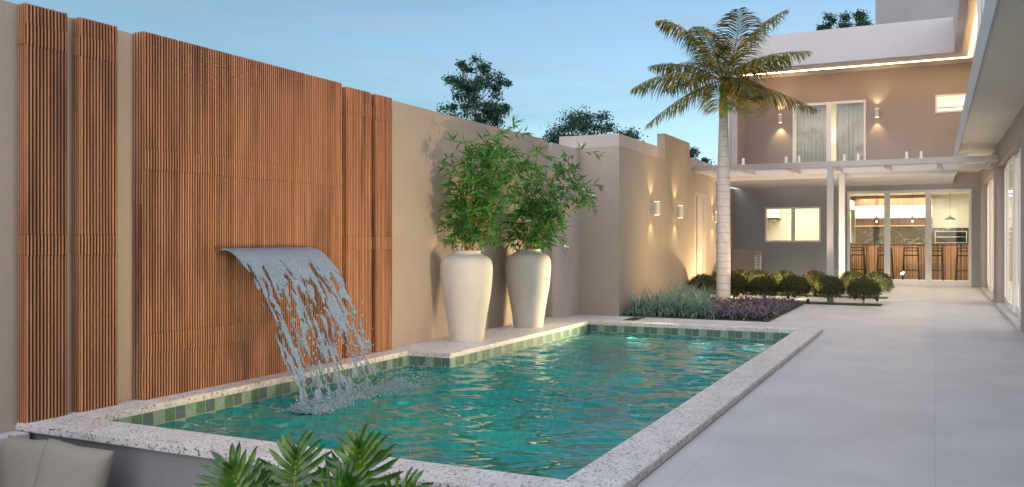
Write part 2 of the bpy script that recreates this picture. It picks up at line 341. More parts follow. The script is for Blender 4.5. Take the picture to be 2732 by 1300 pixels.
def copy_tree(o, parent=None):
    c = o.copy(); col.objects.link(c); c.parent = parent
    for ch in o.children: copy_tree(ch, c)
    return c
def wall_cells(mb, a0, a1, z0, z1, d0, d1, holes, axis='y'):
    """wall spanning a0..a1 (x for axis y, y for axis x), thickness d0..d1, with rectangular holes (a0,a1,z0,z1)"""
    A = sorted({a0, a1, *[h[0] for h in holes], *[h[1] for h in holes]}); Z = sorted({z0, z1, *[h[2] for h in holes], *[h[3] for h in holes]})
    def P(a, z, d): return (a, d, z) if axis == 'y' else (d, a, z)
    inh = lambda a, z: any(h[0] < a < h[1] and h[2] < z < h[3] for h in holes)
    for i in range(len(A)-1):
        for j in range(len(Z)-1):
            if inh((A[i]+A[i+1])/2, (Z[j]+Z[j+1])/2): continue
            for d in (d0, d1): mb.quad(P(A[i], Z[j], d), P(A[i+1], Z[j], d), P(A[i+1], Z[j+1], d), P(A[i], Z[j+1], d))
    for (p, q, r, s_) in [(a0, a1, z0, z1)]+[tuple(h) for h in holes]:
        mb.quad(P(p, r, d0), P(q, r, d0), P(q, r, d1), P(p, r, d1)); mb.quad(P(p, s_, d0), P(q, s_, d0), P(q, s_, d1), P(p, s_, d1))
        mb.quad(P(p, r, d0), P(p, s_, d0), P(p, s_, d1), P(p, r, d1)); mb.quad(P(q, r, d0), P(q, s_, d0), P(q, s_, d1), P(q, r, d1))
    return mb
def frame_rect(mb, a0, a1, z0, z1, d0, d1, w_, axis='y', wb=None):
    wb = wb or w_
    def bx(p, q, r, s_):
        if axis == 'y': mb.box(p, q, d0, d1, r, s_)
        else: mb.box(d0, d1, p, q, r, s_)
    bx(a0, a0+w_, z0, z1); bx(a1-w_, a1, z0, z1); bx(a0+w_, a1-w_, z0, z0+wb); bx(a0+w_, a1-w_, z1-w_, z1)
    return mb

# ================================================================ SETTING
g = MB().quad((-600, -600, -1.6), (600, -600, -1.6), (600, 900, -1.6), (-600, 900, -1.6)).build('ground', M['earth']); structure(g)
mb = MB()
mb.box(-1.37, 1.3, -4, 12.40, -.95, 0); mb.box(-5.43, 1.3, 12.40, 13.60, -.95, 0); mb.box(-4.66, 1.3, 13.6, 20.64, -.95, 0); mb.box(-5.6, 1.3, 20.64, 26.14, -.95, 0)
pat = structure(mb.build('patio', M['patio']))
sf = structure(MB().box(-5.28, -1.37, -4, 3.76, -1.3, -.92).build('sunken_floor', M['patio']))
structure(MB().box(-4.66, -2.28, 13.6, 17.66, .001, .012).build('planting_bed', M['turf']))
tag(MB().box(-4.60, -2.33, 13.66, 17.60, .013, .022).build('bed_soil', M['soil']), 'dark soil of the planting bed', 'soil', kind='structure')
structure(MB().box(-4.66, -.92, 17.72, 18.24, .001, .016).build('lawn_strip', M['turf']))
structure(MB().box(-4.66, -.92, 20.0, 20.45, .001, .016).build('lawn_strip', M['turf']))

# ================================================================ SWIMMING POOL
pool = empty('swimming_pool', (-3.4, 8, 0)); tag(pool, 'long pool with green tiled walls and a speckled white granite rim', 'pool')
# outline of the inner rim, counter clockwise
IN = [(-5.12, 4.04), (-1.67, 4.04), (-1.67, 12.09), (-4.60, 12.09), (-4.60, 7.97), (-5.12, 7.97)]
def uvwalls():
    me = bpy.data.meshes.new('basin'); v = []; f = []; uvs = []; z0, z1 = -1.35, 0.0
    def q(p, uvq):
        n = len(v); v.extend(p); f.append((n, n+1, n+2, n+3)); uvs.extend(uvq)
    s = 0.0
    for i in range(len(IN)):
        a, b = IN[i], IN[(i+1) % len(IN)]; L = math.dist(a, b)
        q([(a[0], a[1], z0), (b[0], b[1], z0), (b[0], b[1], z1), (a[0], a[1], z1)], [(s, z0), (s+L, z0), (s+L, z1), (s, z1)]); s += round(L*10)/10
    q([(-5.12, 4.04, z0), (-1.67, 4.04, z0), (-1.67, 7.97, z0), (-5.12, 7.97, z0)], [(0, 0), (3.45, 0), (3.45, 3.93), (0, 3.93)])
    q([(-4.6, 7.97, z0), (-1.67, 7.97, z0), (-1.67, 12.09, z0), (-4.6, 12.09, z0)], [(.52, 3.93), (3.45, 3.93), (3.45, 8.05), (.52, 8.05)])
    me.from_pydata(v, [], f); l = me.uv_layers.new(name='UVMap')
    for i, c in enumerate(uvs): l.data[i].uv = c
    me.materials.append(M['tile']); o = bpy.data.objects.new('basin', me); link(o); reparent(o, pool)
uvwalls()
def coping(pieces, lab=None):
    mb = MB()
    for p in pieces: mb.box(*p)
    o = mb.build('coping', M['granite'], bevel=.004); reparent(o, pool)
    if lab: o['label'] = lab
coping([(-5.43, -1.37, 3.72, 4.04, 0, .05)], 'near granite rim above the sunken seat')
coping([(-1.67, -1.37, 4.04, 12.09, 0, .05)], 'right granite rim beside the patio')
coping([(-5.43, -1.37, 12.09, 12.42, 0, .05)], 'far granite rim in front of the planting bed')
coping([(-5.43, -5.12, 4.04, 7.97, 0, .05)], 'granite rim below the wood panels')
coping([(-5.43, -4.60, 7.97, 12.09, 0, .05)], 'wide granite ledge carrying the vases')
o = MB().box(-5.43, -1.37, 3.76, 3.98, -1.3, 0).build('outer_wall', M['grey']); reparent(o, pool)
# water surface, real ripples
def ripples():
    step = .021; xs = np.arange(-5.12, -1.67+step*.5, step); ys = np.arange(4.04, 12.09+step*.5, step)
    xs[-1] = -1.67; ys[-1] = 12.09
    X, Y = np.meshgrid(xs, ys, indexing='ij'); Z = np.zeros_like(X)
    r = np.random.default_rng(3)
    for k in range(80):
        lam = .09*(1.9**(r.random()*2.6)); th = r.normal(R(114), .36); k_ = 2*PI/lam; ph = r.random()*2*PI
        wx = .35*np.sin(X*1.3+r.random()*6)+.3*np.sin(Y*1.1+r.random()*6)
        Z += (lam**.92)*.0052*np.sin(k_*(X*math.cos(th)+Y*math.sin(th))+ph+wx*2)
    d = np.hypot(X+4.55, (Y-6.1)*.75); amp = .55+.75*np.exp(-(d/2.2)**2)
    Z *= amp; Z += .005*np.exp(-d*.8)*np.sin(d*2*PI/.22)
    nx, ny = X.shape; idx = -np.ones((nx, ny), int); v = []
    ok = (X >= -4.602) | (Y <= 7.985)
    for i in range(nx):
        for j in range(ny):
            if ok[i, j]: idx[i, j] = len(v); v.append((X[i, j], Y[i, j], -.115+Z[i, j]))
    f = [(idx[i, j], idx[i+1, j], idx[i+1, j+1], idx[i, j+1]) for i in range(nx-1) for j in range(ny-1) if min(idx[i, j], idx[i+1, j], idx[i+1, j+1], idx[i, j+1]) >= 0]
    mb = MB(); mb.v = v; mb.f = f
    return mb.build('water', M['water'], smooth=True)
structure(ripples())
for x, lb in ((-3.85, 'glowing under water lamp in the far pool wall, leftmost of three'), (-2.95, 'middle glowing under water lamp in the far pool wall'), (-2.2, 'glowing under water lamp nearest the far right pool corner')):
    o = MB().box(x-.17, x+.17, 12.074, 12.088, -.27, -.225).build('pool_lamp', M['aqua'], bevel=.004); tag(o, lb, 'pool lamp', 'lamps in the far pool wall')
    lamp('AREA', (x, 12.05, -.32), 2.2, (.35, 1, .9), target=(x, 11.6, -.5), size=.3, name='pool_light')
lamp('AREA', (-1.69, 8.0, -.85), 11, (1, .95, .72), target=(-3.0, 8.0, -1.3), shape='RECTANGLE', size=7.6, size_y=.5, name='pool_side_fill')  # unseen strip along the right pool wall, added to even out the teal

# ================================================================ WALLS ON THE LEFT
wl = MB().box(-5.63, -5.43, -4, 12.44, -1.6, 2.80).build('garden_wall', M['taupe']); tag(wl, 'long taupe rendered wall behind the wood panels and vases', 'wall')
sh = MB().box(-5.63, -5.35, 12.44, 13.60, -1.6, 2.76).build('shower_wall', M['pinkstone'], bevel=.003); tag(sh, 'short pale pinkish wall section carrying the pool shower', 'wall')
# slat panels
def slats(mb, a0, a1, z0, z1, d, n, side, depth=.009):
    """vertical ribs from a0..a1 on plane d; side 'x' -> ribs face +x (a along y), 'y' -> face -y (a along x)"""
    p = (a1-a0)/n
    prof = [(.20, 0), (.205, .70), (.25, .95), (.38, 1.0), (.54, .95), (.60, .7), (.605, 0)]
    for i in range(n):
        pts = []
        for (s_, h) in prof:
            a = a0+(i+s_)*p; h = h*depth
            pts.append((d+h, a) if side == 'x' else (a, d-h))
        if side == 'y': pts = pts[::-1]
        mb.prism(pts[::-1], z0, z1, axis='z')
def panel(label, y0, y1, xf, zj, zside, top):
    e = empty('slat_panel', (xf-.06, (y0+y1)/2, .05)); tag(e, label, 'wall panel', 'slatted wood panels on the garden wall')
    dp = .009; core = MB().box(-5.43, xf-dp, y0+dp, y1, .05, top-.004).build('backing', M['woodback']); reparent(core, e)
    n = max(4, round((y1-y0)/.0262)); ns_ = 4
    zs = [.05]+zj+[top]
    for k in range(len(zs)-1):
        mb = MB(); slats(mb, y0+.004, y1, zs[k]+(.001 if k else 0), zs[k+1]-.001, xf-dp+(.003 if k % 2 else 0), n, 'x')
        o = mb.build('slat_course', M['woodband'] if (k % 2 == 1) else M['wood'], loc=(0, 0, 0)); reparent(o, e)
    zs = [.05]+zside+[top]
    for k in range(len(zs)-1):
        mb = MB(); slats(mb, -5.425, xf-.004, zs[k]+(.001 if k else 0), zs[k+1]-.001, y0+dp-(.003 if k % 2 else 0), ns_, 'y')
        o = mb.build('side_course', M['woodband'] if (k % 2 == 1) else M['wood']); reparent(o, e)
JC = [1.145, 1.284, 2.53, 2.67]
panel('narrow slatted wood column nearest the sunken seat', 3.731, 4.039, -5.34, JC, JC, 2.80)
panel('narrow slatted wood column between the nearest column and the wide panel', 4.136, 4.446, -5.34, JC, JC, 2.80)
panel('wide slatted wood panel with the water spout', 4.649, 7.07, -5.31, [.389, .54, 1.779, 1.935], [.12, .26, 1.51, 1.67], 2.81)
panel('narrow slatted wood column just beyond the wide panel', 7.191, 7.613, -5.34, JC, JC, 2.80)
panel('farthest slatted wood column, beside the bare wall and vases', 7.689, 8.008, -5.34, JC, JC, 2.80)
sp = MB().box(-5.335, -5.24, 5.36, 6.52, 1.158, 1.178).build('water_spout', M['steel'], bevel=.002); tag(sp, 'thin steel blade spout on the wide wood panel', 'spout')

# ================================================================ FALLING WATER
def fall():
    NS, NT = 190, 230
    p0 = Vector((-5.25, 0, 1.172)); XT = .72
    def P(s_, t):
        z = 1.172-1.29*t; k = math.sqrt(max(t, 0))
        x = -5.25+XT*k
        yy = 5.375+1.13*s_
        yy += (.02-.0)*k + .16*t*s_
        return Vector((x, yy, z))
    v = []; f = []
    mask = np.zeros((NS, NT), bool)
    for i in range(NS):
        for j in range(NT):
            s_, t = (i+.5)/NS, ((j+.5)/NT)**1.35
            fx = s_*1.13
            wob = .05*noise.noise(Vector((fx*3, t*2.2, 4)))
            n1 = noise.noise(Vector(((fx+wob+.09*t)*19, t*3.6, 0)))*.50+noise.noise(Vector(((fx+wob)*34, t*11, 7)))*.46+noise.noise(Vector(((fx+wob)*70, t*30, 3)))*.22
            th = -.52+.42*min(1, t*4.5)+.17*t
            if t < .035: th = -2
            edge = min(s_, 1-s_)
            th += max(0, .05-edge)*(3+9*t)
            mask[i, j] = n1 > th
    idx = {}
    def vid(i, j):
        if (i, j) in idx: return idx[(i, j)]
        t = (j/NT)**1.35; p = P(i/NS, t); w2 = noise.noise(Vector((p.y*9, p.z*5, 1)))*.03*min(1, t*4)+noise.noise(Vector((p.y*26, p.z*15, 1)))*.012*min(1, t*4)
        p.x += w2; p.y += noise.noise(Vector((p.y*20, p.z*14, 9)))*.012*min(1, t*5)
        idx[(i, j)] = len(v); v.append(tuple(p)); return idx[(i, j)]
    for i in range(NS):
        for j in range(NT):
            if mask[i, j]: f.append((vid(i, j), vid(i+1, j), vid(i+1, j+1), vid(i, j+1)))
    mb = MB(); mb.v = v; mb.f = f
    o = mb.build('falling_water', M['fall'], smooth=True)
    # drop tiny islands, round the outline
    bm = bmesh.new(); bm.from_mesh(o.data)
    for _ in range(3): bmesh.ops.smooth_vert(bm, verts=[x for x in bm.verts if x.is_boundary and x.co.z < 1.1], factor=.55, use_axis_x=True, use_axis_y=True, use_axis_z=True)
    bm.to_mesh(o.data); bm.free()
    m = o.modifiers.new('thick', 'SOLIDIFY'); m.thickness = .011; m.offset = 0
    m2 = o.modifiers.new('sub', 'SUBSURF'); m2.levels = 0; m2.render_levels = 1
    return o
fw = fall(); tag(fw, 'broken sheet of water arching from the spout into the pool', 'waterfall', kind='stuff')
def splash():
    mb = MB(); r = random.Random(5)
    def blob(c, q, sq=1.0):
        n = len(mb.v); t = (1+5**.5)/2
        vs = [(-1, t, 0), (1, t, 0), (-1, -t, 0), (1, -t, 0), (0, -1, t), (0, 1, t), (0, -1, -t), (0, 1, -t), (t, 0, -1), (t, 0, 1), (-t, 0, -1), (-t, 0, 1)]
        rot = Matrix.Rotation(r.random()*6, 3, 'Z') @ Matrix.Rotation(r.random()*6, 3, 'X')
        for p in vs:
            p = rot @ Vector(p); mb.v.append((c[0]+p.x*q*.55, c[1]+p.y*q*.55, c[2]+p.z*q*.55*sq))
        for a in ((0, 11, 5), (0, 5, 1), (0, 1, 7), (0, 7, 10), (0, 10, 11), (1, 5, 9), (5, 11, 4), (11, 10, 2), (10, 7, 6), (7, 1, 8), (3, 9, 4), (3, 4, 2), (3, 2, 6), (3, 6, 8), (3, 8, 9), (4, 9, 5), (2, 4, 11), (6, 2, 10), (8, 6, 7), (9, 8, 1)): mb.f.append(tuple(n+i for i in a))
    for i in range(9500):
        s_ = r.random(); y = 5.42+1.5*s_; c = -4.50+.03*math.sin(s_*9); x = c+r.gauss(0, .075)
        lump = .5+.5*noise.noise(Vector((y*7, x*6, 2)))
        h = abs(r.gauss(0, .032))*(.5+lump)*max(.2, 1-abs(x-c)/.2)
        blob((x, y, -.108+h), r.uniform(.003, .0082)*(1.1-.3*s_), .8)
    for i in range(220):
        y = r.uniform(5.4, 7.25) if i % 3 else r.uniform(6.8, 7.35); x = -4.5+r.gauss(0, .13)
        blob((x, y, -.10+abs(r.gauss(0, .07))), r.uniform(.003, .007))
    for i in range(260):
        t = r.uniform(.35, 1); y = 5.4+1.2*r.random()+.1*t; blob((-5.25+.72*math.sqrt(t)+r.gauss(0, .03), y, 1.17-1.29*t), r.uniform(.003, .009), 1.5)
    return mb.build('splash', M['foam'], smooth=True)
tag(splash(), 'foam and droplets where the falling water hits the pool', 'splash', kind='stuff')

# ================================================================ SERVICE BUILDING (left, beyond the pool)
sb = empty('service_building', (-5.6, 17, 0)); tag(sb, 'low taupe outbuilding with pale parapet beyond the pool', 'building')
mb = MB(); wall_cells(mb, 13.60, 20.64, -.9, 2.777, -4.84, -4.66, [(18.57, 19.63, 0, 2.27)], axis='x')
reparent(mb.build('wall', M['taupe']), sb)
mb = MB().box(-5.40, -4.84, 13.60, 13.78, -.9, 2.777).box(-5.60, -5.40, 13.605, 20.64, -.9, 2.777).box(-5.40, -4.84, 20.46, 20.64, -.9, 2.777)
reparent(mb.build('wall', M['taupe']), sb)
o = MB().box(-5.72, -4.656, 13.595, 13.75, 2.777, 2.99).box(-4.81, -4.657, 13.75, 16.29, 2.777, 2.99).build('parapet', M['pinkstone'], bevel=.003); reparent(o, sb)
o = MB().box(-4.81, -4.657, 18.16, 20.64, 2.777, 2.99).build('parapet', M['pinkstone'], bevel=.003); reparent(o, sb)
o = MB().box(-5.6, -4.815, 13.76, 20.64, 2.70, 2.86).build('roof', M['white']); reparent(o, sb)
o = MB().box(-4.814, -4.658, 16.292, 18.158, 2.777, 3.288).build('raised_block', M['taupe'], bevel=.003); reparent(o, sb)
# door, slightly recessed, with a centre rail
o = frame_rect(MB(), 18.57, 19.63, 0, 2.27, -4.76, -4.665, .07, axis='x').build('door_frame', M['pinkstone']); reparent(o, sb)
o = MB().box(-4.76, -4.735, 18.64, 19.56, .07, 2.2).box(-4.735, -4.71, 19.02, 19.17, .07, 2.2).build('door', M['pinkstone'], bevel=.003); reparent(o, sb)
hn = MB().tube([(-4.735, 19.45, 1.0), (-4.69, 19.45, 1.0), (-4.69, 19.35, 1.0)], .008).build('handle', M['chrome'], o); hn.matrix_parent_inverse = o.matrix_parent_inverse.copy()
o.children[0].matrix_parent_inverse = Matrix.Identity(4)

# low wall with louvred unit in the far left corner
lw = MB().prism([(-5.16, 0), (-4.235, 0), (-4.235, .938), (-5.16, 1.01)], 24.0, 24.15).build('low_wall', M['taupe2']); tag(lw, 'low taupe wall with a gently sloping top in front of the far left house wall', 'wall')
e = empty('louvre_unit', (-4.29, 23.95, 0)); tag(e, 'narrow upright white louvred panel at the end of the low wall', 'louvre panel')
o = frame_rect(MB(), -4.37, -4.215, .02, .84, 23.94, 23.99, .02).build('frame', M['frame']); reparent(o, e)
mb = MB()
for k in range(18): mb.box(-4.35, -4.235, 23.955, 23.985, .055+k*.042, .078+k*.042)
o = mb.build('louvre', M['frame']); reparent(o, e)

# ================================================================ HOUSE
H = empty('house', (-2.2, 26.1, 0)); tag(H, 'two storey taupe house with white fascias, balcony and right hand wing', 'house')
def hp(mb, name, mat, label=None, bevel=0, smooth=False, parent=None):
    o = mb.build(name, mat, bevel=bevel, smooth=smooth)
    if parent is None: reparent(o, H)
    else: o.parent = parent      # the parent frame already sits at the world origin
    if label: o['label'] = label
    return o
YW = 26.14
hp(wall_cells(MB(), -5.36, 1.054, 0, 2.75, YW, YW+.2, [(-4.489, -2.93, 1.176, 2.198), (-2.235, .859, 0, 2.612)]), 'ground_floor_wall', M['skyshade'], 'rendered house wall under the balcony with bluish sky shade in its colour')
hp(wall_cells(MB(), -5.03, 1.254, 2.75, 5.965, YW, YW+.2, [(-3.703, -1.746, 2.99, 5.155), (-.009, .75, 4.667, 5.153)]), 'upper_wall', M['taupe2'])
hp(MB().box(-5.56, -5.36, 20.64, YW+.2, 0, 2.75), 'side_wall', M['taupe2'])
hp(MB().box(-5.03-.0, -4.803, 23.77, 23.79, 2.98, 5.79).box(-5.23, -5.03, 23.79, YW, 2.98, 5.965), 'end_wall', M['taupe2'])
hp(MB().box(-5.235, -4.995, 23.70, 23.768, 2.98, 5.79), 'end_pier', M['white'])
# roof
hp(MB().box(-5.25, .41, 23.70, 23.84, 5.795, 6.656).box(.41, .55, 4.0, 23.84, 5.795, 6.656), 'roof_fascia', M['white'], 'white roof fascia', bevel=.004)
hp(MB().box(-5.03, .80, 23.84, YW, 5.97, 6.2).box(.55, 2.5, 4.0, 23.84, 5.97, 6.2).box(.80, 2.5, 23.84, YW+.2, 5.97, 6.2).box(-5.25, .8, YW+.205, 34, 5.97, 6.5), 'roof_soffit', M['soffit'])
hp(MB().box(-5.03, .41, 23.845, 24.02, 5.80, 5.965).box(.555, .60, 4.0, 23.84, 5.80, 5.965), 'soffit_drop', M['soffit'])
led = hp(MB().box(-4.95, .84, 25.37, 25.405, 5.955, 5.968).box(.77, .83, 4.0, 25.35, 5.955, 5.968), 'light_strip', M['led'], 'glowing strip recessed in the roof soffit')
hp(MB().box(-1.526, 3.0, 26.6, 29, 6.5, 10.5), 'roof_block', M['grey'], 'plain grey block rising above the roof fascia')
# balcony slab between the upper and ground floor
hp(MB().box(-5.2, .41, 20.30, 20.46, 2.62, 2.975).box(-5.2, .41, 20.46, YW, 2.75, 2.975), 'balcony_slab', M['white'], bevel=.003)
# wing on the right
hp(wall_cells(MB(), -3.0, 26.14, 0, 3.04, 1.054, 1.254, [(20.12, 25.0, .0, 2.64), (13.86, 18.85, .0, 2.64), (5.0, 12.4, 0, 2.64)], axis='x'), 'wing_wall', M['taupe2'])
hp(MB().box(.41, .43, -3.0, 26.135, 3.02, 3.44), 'wing_fascia', M['white'], 'white edge of the wing overhang')
hp(MB().box(.43, 1.5, -3.0, 26.135, 3.04, 3.42), 'wing_slab', M['soffit'], 'beige underside of the wing overhang')
hp(MB().box(1.054, 1.25, 12.3, YW, 3.42, 5.965), 'wing_upper_wall', M['taupe2'])
hp(MB().box(.49, 1.25, 2.0, 12.3, 3.42, 5.79), 'wing_room', M['white'])
hp(MB().box(.462, .488, 12.28, 12.32, 3.42, 5.79).box(.462, .488, 11.7, 11.74, 3.42, 5.79).box(.462, .488, 10.9, 10.94, 3.42, 5.79), 'corner_trim', M['frame'])
for (y0, y1) in ((20.12, 25.0), (13.86, 18.85), (5.0, 12.4)):
    hp(MB().box(1.02, 1.25, y0+.005, y1-.005, .0, .055), 'sill', M['granite'], bevel=.003)

def sliding(y0, y1, n):
    for k in range(n):
        a = y0+(y1-y0)*k/n; b = y0+(y1-y0)*(k+1)/n; d = 1.13+.035*(k % 2)
        fr_ = hp(frame_rect(MB(), a+.002, b+.03 if k < n-1 else b-.004, .06, 2.62, d, d+.03, .075, axis='x', wb=.12), 'sliding_door', M['frame'], bevel=.002)
        hp(MB().box(d+.012, d+.018, a+.07, b-.04, .17, 2.55), 'pane', M['glass'], parent=fr_)
    hp(frame_rect(MB(), y0, y1, .056, 2.64, 1.20, 1.25, .02, axis='x'), 'door_frame', M['frame'])
sliding(20.12, 25.0, 4); sliding(13.86, 18.85, 4); sliding(5.0, 12.4, 5)
# main sliding door: three leaves
for a, b, d in ((-2.235, -1.20, YW+.02), (-1.215, -.165, YW+.045), (-.18, .859, YW+.02)):
    l_, r_ = {-2.235: (-2.161, -1.28), -1.215: (-1.123, -.251), -.18: (-.096, .793)}[a]
    mb = MB().box(a, l_, d, d+.045, .03, 2.61).box(r_, b, d, d+.045, .03, 2.61).box(l_, r_, d, d+.045, .03, .15).box(l_, r_, d, d+.045, 2.535, 2.61)
    fr_ = hp(mb, 'sliding_door', M['frame'], bevel=.003)
    hp(MB().box(l_, r_, d+.018, d+.024, .15, 2.535), 'pane', M['glass'], parent=fr_)
hp(MB().box(-2.235, .859, YW-.02, YW+.12, 0, .028), 'sill', M['frame'])
# ground floor window
fr_ = hp(frame_rect(MB(), -4.489, -2.93, 1.176, 2.198, YW+.01, YW+.07, .055).box(-3.745, -3.64, YW+.01, YW+.07, 1.231, 2.143), 'window', M['frame'], 'white framed window of the ground floor', bevel=.002)
hp(MB().box(-4.43, -3.745, YW+.035, YW+.04, 1.231, 2.143), 'pane', M['glass'], parent=fr_); hp(MB().box(-3.64, -2.985, YW+.035, YW+.04, 1.231, 2.143), 'pane', M['glass'], parent=fr_)
# balcony sliding window
mb = MB().box(-3.703, -3.64, YW-.03, YW+.05, 2.98, 5.15).box(-1.80, -1.746, YW-.03, YW+.05, 2.98, 5.15).box(-2.787, -2.665, YW-.03, YW+.05, 2.98, 5.10).box(-3.64, -1.80, YW-.028, YW+.05, 5.08, 5.15)
fr_ = hp(mb, 'balcony_door', M['frame'], 'white framed glazed door with sheer curtains on the balcony', bevel=.002)
hp(MB().box(-3.64, -2.787, YW+.0, YW+.006, 2.99, 5.08), 'pane', M['glass'], parent=fr_); hp(MB().box(-2.665, -1.80, YW+.0, YW+.006, 2.99, 5.08), 'pane', M['glass'], parent=fr_)
fr_ = hp(frame_rect(MB(), -.009, .75, 4.667, 5.153, YW-.01, YW+.04, .045), 'window', M['frame'], 'small white framed upper window', bevel=.002)
hp(MB().box(.036, .705, YW+.012, YW+.018, 4.712, 5.108), 'pane', M['glass'], parent=fr_)
# rooms behind the glass
def room(x0, x1, y0, y1, z0, z1, mat, open_side='front', name='room'):
    mb = MB()
    mb.quad((x0, y1, z0), (x1, y1, z0), (x1, y1, z1), (x0, y1, z1)); mb.quad((x0, y0, z0), (x0, y1, z0), (x0, y1, z1), (x0, y0, z1)); mb.quad((x1, y0, z0), (x1, y1, z0), (x1, y1, z1), (x1, y0, z1))
    mb.quad((x0, y0, z1), (x1, y0, z1), (x1, y1, z1), (x0, y1, z1)); mb.quad((x0, y0, z0), (x1, y0, z0), (x1, y1, z0), (x0, y1, z0))
    return hp(mb, name, mat)
room(-5.2, -2.62, YW+.21, 29.3, .01, 2.7, M['cream'], name='laundry_room')
mb = MB(); z0, z1 = .012, 2.72; x0, x1, x2 = -2.58, 1.26, 6.0
mb.quad((x0, 32.2, z0), (x2, 32.2, z0), (x2, 32.2, z1), (x0, 32.2, z1)); mb.quad((x0, YW+.21, z0), (x0, 32.2, z0), (x0, 32.2, z1), (x0, YW+.21, z1))
mb.quad((x2, 4, z0), (x2, 32.2, z0), (x2, 32.2, z1), (x2, 4, z1)); mb.quad((x1, 4, z0), (x2, 4, z0), (x2, 4, z1), (x1, 4, z1))
mb.quad((x0, YW+.21, z1), (x1, YW+.21, z1), (x1, 32.2, z1), (x0, 32.2, z1)); mb.quad((x1, 4, z1), (x2, 4, z1), (x2, 32.2, z1), (x1, 32.2, z1))
mb.quad((x0, YW+.21, z0), (x1, YW+.21, z0), (x1, 32.2, z0), (x0, 32.2, z0)); mb.quad((x1, 4, z0), (x2, 4, z0), (x2, 32.2, z0), (x1, 32.2, z0))
hp(mb, 'living_room', M['cream'])
room(-4.6, -.6, YW+.21, 30, 2.99, 5.6, M['cream'], name='bedroom'); room(-.2, 1.4, YW+.21, 28, 4.2, 5.6, M['cream'], name='bathroom')
WH = (1, .91, .74)
lamp('AREA', (-3.9, 27.9, 2.6), 29, WH, shape='RECTANGLE', size=1.6, size_y=1.6, name='laundry_light')
lamp('AREA', (-.8, 28.2, 2.62), 72, WH, shape='RECTANGLE', size=3.0, size_y=1.6, name='kitchen_light')
lamp('AREA', (-.8, 31.0, 2.62), 34, WH, shape='RECTANGLE', size=3.0, size_y=1.0, name='kitchen_light')
lamp('AREA', (3.6, 20, 2.62), 190, WH, shape='RECTANGLE', size=3.0, size_y=12, name='living_light')
lamp('AREA', (-2.6, 28.2, 5.5), 32, (1, .93, .78), shape='RECTANGLE', size=2.4, size_y=1.6, name='bedroom_light')
lamp('AREA', (.6, 27.2, 5.5), 11, WH, shape='RECTANGLE', size=.8, size_y=.8, name='bathroom_light')
# curtains
def curtain(x0, x1, y, z0, z1, label):
    mb = MB(); n = int((x1-x0)/.012); pts = []
    for i in range(n+1):
        x = x0+(x1-x0)*i/n; pts.append((x, y+.025*math.sin(x*48)+.015*math.sin(x*111+1)))
    for i in range(n): mb.quad((*pts[i], z0), (*pts[i+1], z0), (*pts[i+1], z1), (*pts[i], z1))
    o = mb.build('curtain', M['curtain'], smooth=True); tag(o, label, 'curtain', 'sheer curtains behind the balcony door')
    m = o.modifiers.new('thick', 'SOLIDIFY'); m.thickness = .003
curtain(-3.64, -2.72, 26.42, 3.0, 5.3, 'pale sheer curtain behind the left leaf of the balcony door')
curtain(-2.55, -1.78, 26.42, 3.0, 5.3, 'pale sheer curtain behind the right leaf of the balcony door')
mb = MB(); pts = [(-2.62+.05*math.cos(a), 27.0, 4.24+.2*math.sin(a)) for a in np.linspace(R(-78)+PI, R(78)+PI, 16)]
mb.tube(pts, [.004+.018*math.sin(PI*i/15) for i in range(16)]); o = mb.build('crescent_lamp', M['ring'], smooth=True); tag(o, 'glowing white crescent lamp seen between the bedroom curtains', 'lamp')
# small shelf things in the upper right window
o = MB().box(.45, .58, 26.9, 27.0, 4.52, 4.80).build('storage_box', M['lampgrey'], bevel=.004); tag(o, 'small grey box seen through the small upper window', 'box')
o = MB().box(-.1, 1.3, 27.2, 27.24, 4.93, 4.96).build('shelf', M['grey']); tag(o, 'thin shelf line across the small upper window', 'shelf')

# laundry: wall cabinet with hood and a wood panel
e = empty('wall_cabinet', (-4.9, 28.9, 1.9)); tag(e, 'white wall cabinet with a small hood seen through the left ground floor window', 'cabinet')
reparent(MB().box(-5.19, -4.50, 28.5, 29.28, 1.94, 2.69).build('cabinet', M['cream'], bevel=.004), e)
reparent(MB().box(-5.19, -4.50, 28.48, 29.28, 1.91, 1.935).build('base_trim', M['black']), e)
reparent(MB().box(-5.1, -4.62, 28.55, 29.2, 1.84, 1.905).build('hood', M['steel'], bevel=.004), e)
reparent(MB().box(-5.19, -4.78, 28.46, 28.5, 1.55, 1.90).build('wood_panel', M['woodin']), e)

# ================================================================ KITCHEN
e = empty('kitchen_cabinets', (-1.3, 31.8, 0)); tag(e, 'wood and white wall cabinets above the dark marble splashback', 'cabinets')
reparent(MB().box(-2.45, -.10, 31.5, 32.18, 2.40, 2.70).build('wood_cabinet', M['woodin'], bevel=.004), e)
reparent(MB().box(-2.45, -.10, 31.52, 32.18, 1.97, 2.395).build('white_cabinet', M['cream'], bevel=.004), e)
reparent(MB().box(-2.45, -.10, 31.52, 32.18, 1.70, 1.725).box(-2.45, -2.42, 31.52, 32.18, 1.725, 1.965).box(-2.42, -.10, 32.1, 32.18, 1.725, 1.965).build('niche', M['woodin']), e)
reparent(MB().box(-2.45, -.10, 31.50, 31.518, 1.70, 1.718).build('shelf_light', M['shelfled']), e)
reparent(MB().box(-2.45, -.10, 31.95, 32.1, 1.0, 1.695).build('splashback', M['marble']), e)
e = empty('barbecue', (.4, 31.5, 0)); tag(e, 'dark stone built-in barbecue with a steel front behind the bar', 'barbecue')
reparent(MB().box(-.095, 1.20, 31.2, 32.18, .9, 1.63).build('surround', M['marble'], bevel=.005), e)
reparent(frame_rect(MB(), -.02, .90, 1.14, 1.53, 31.17, 31.199, .03).build('steel_frame', M['steel'], bevel=.003), e)
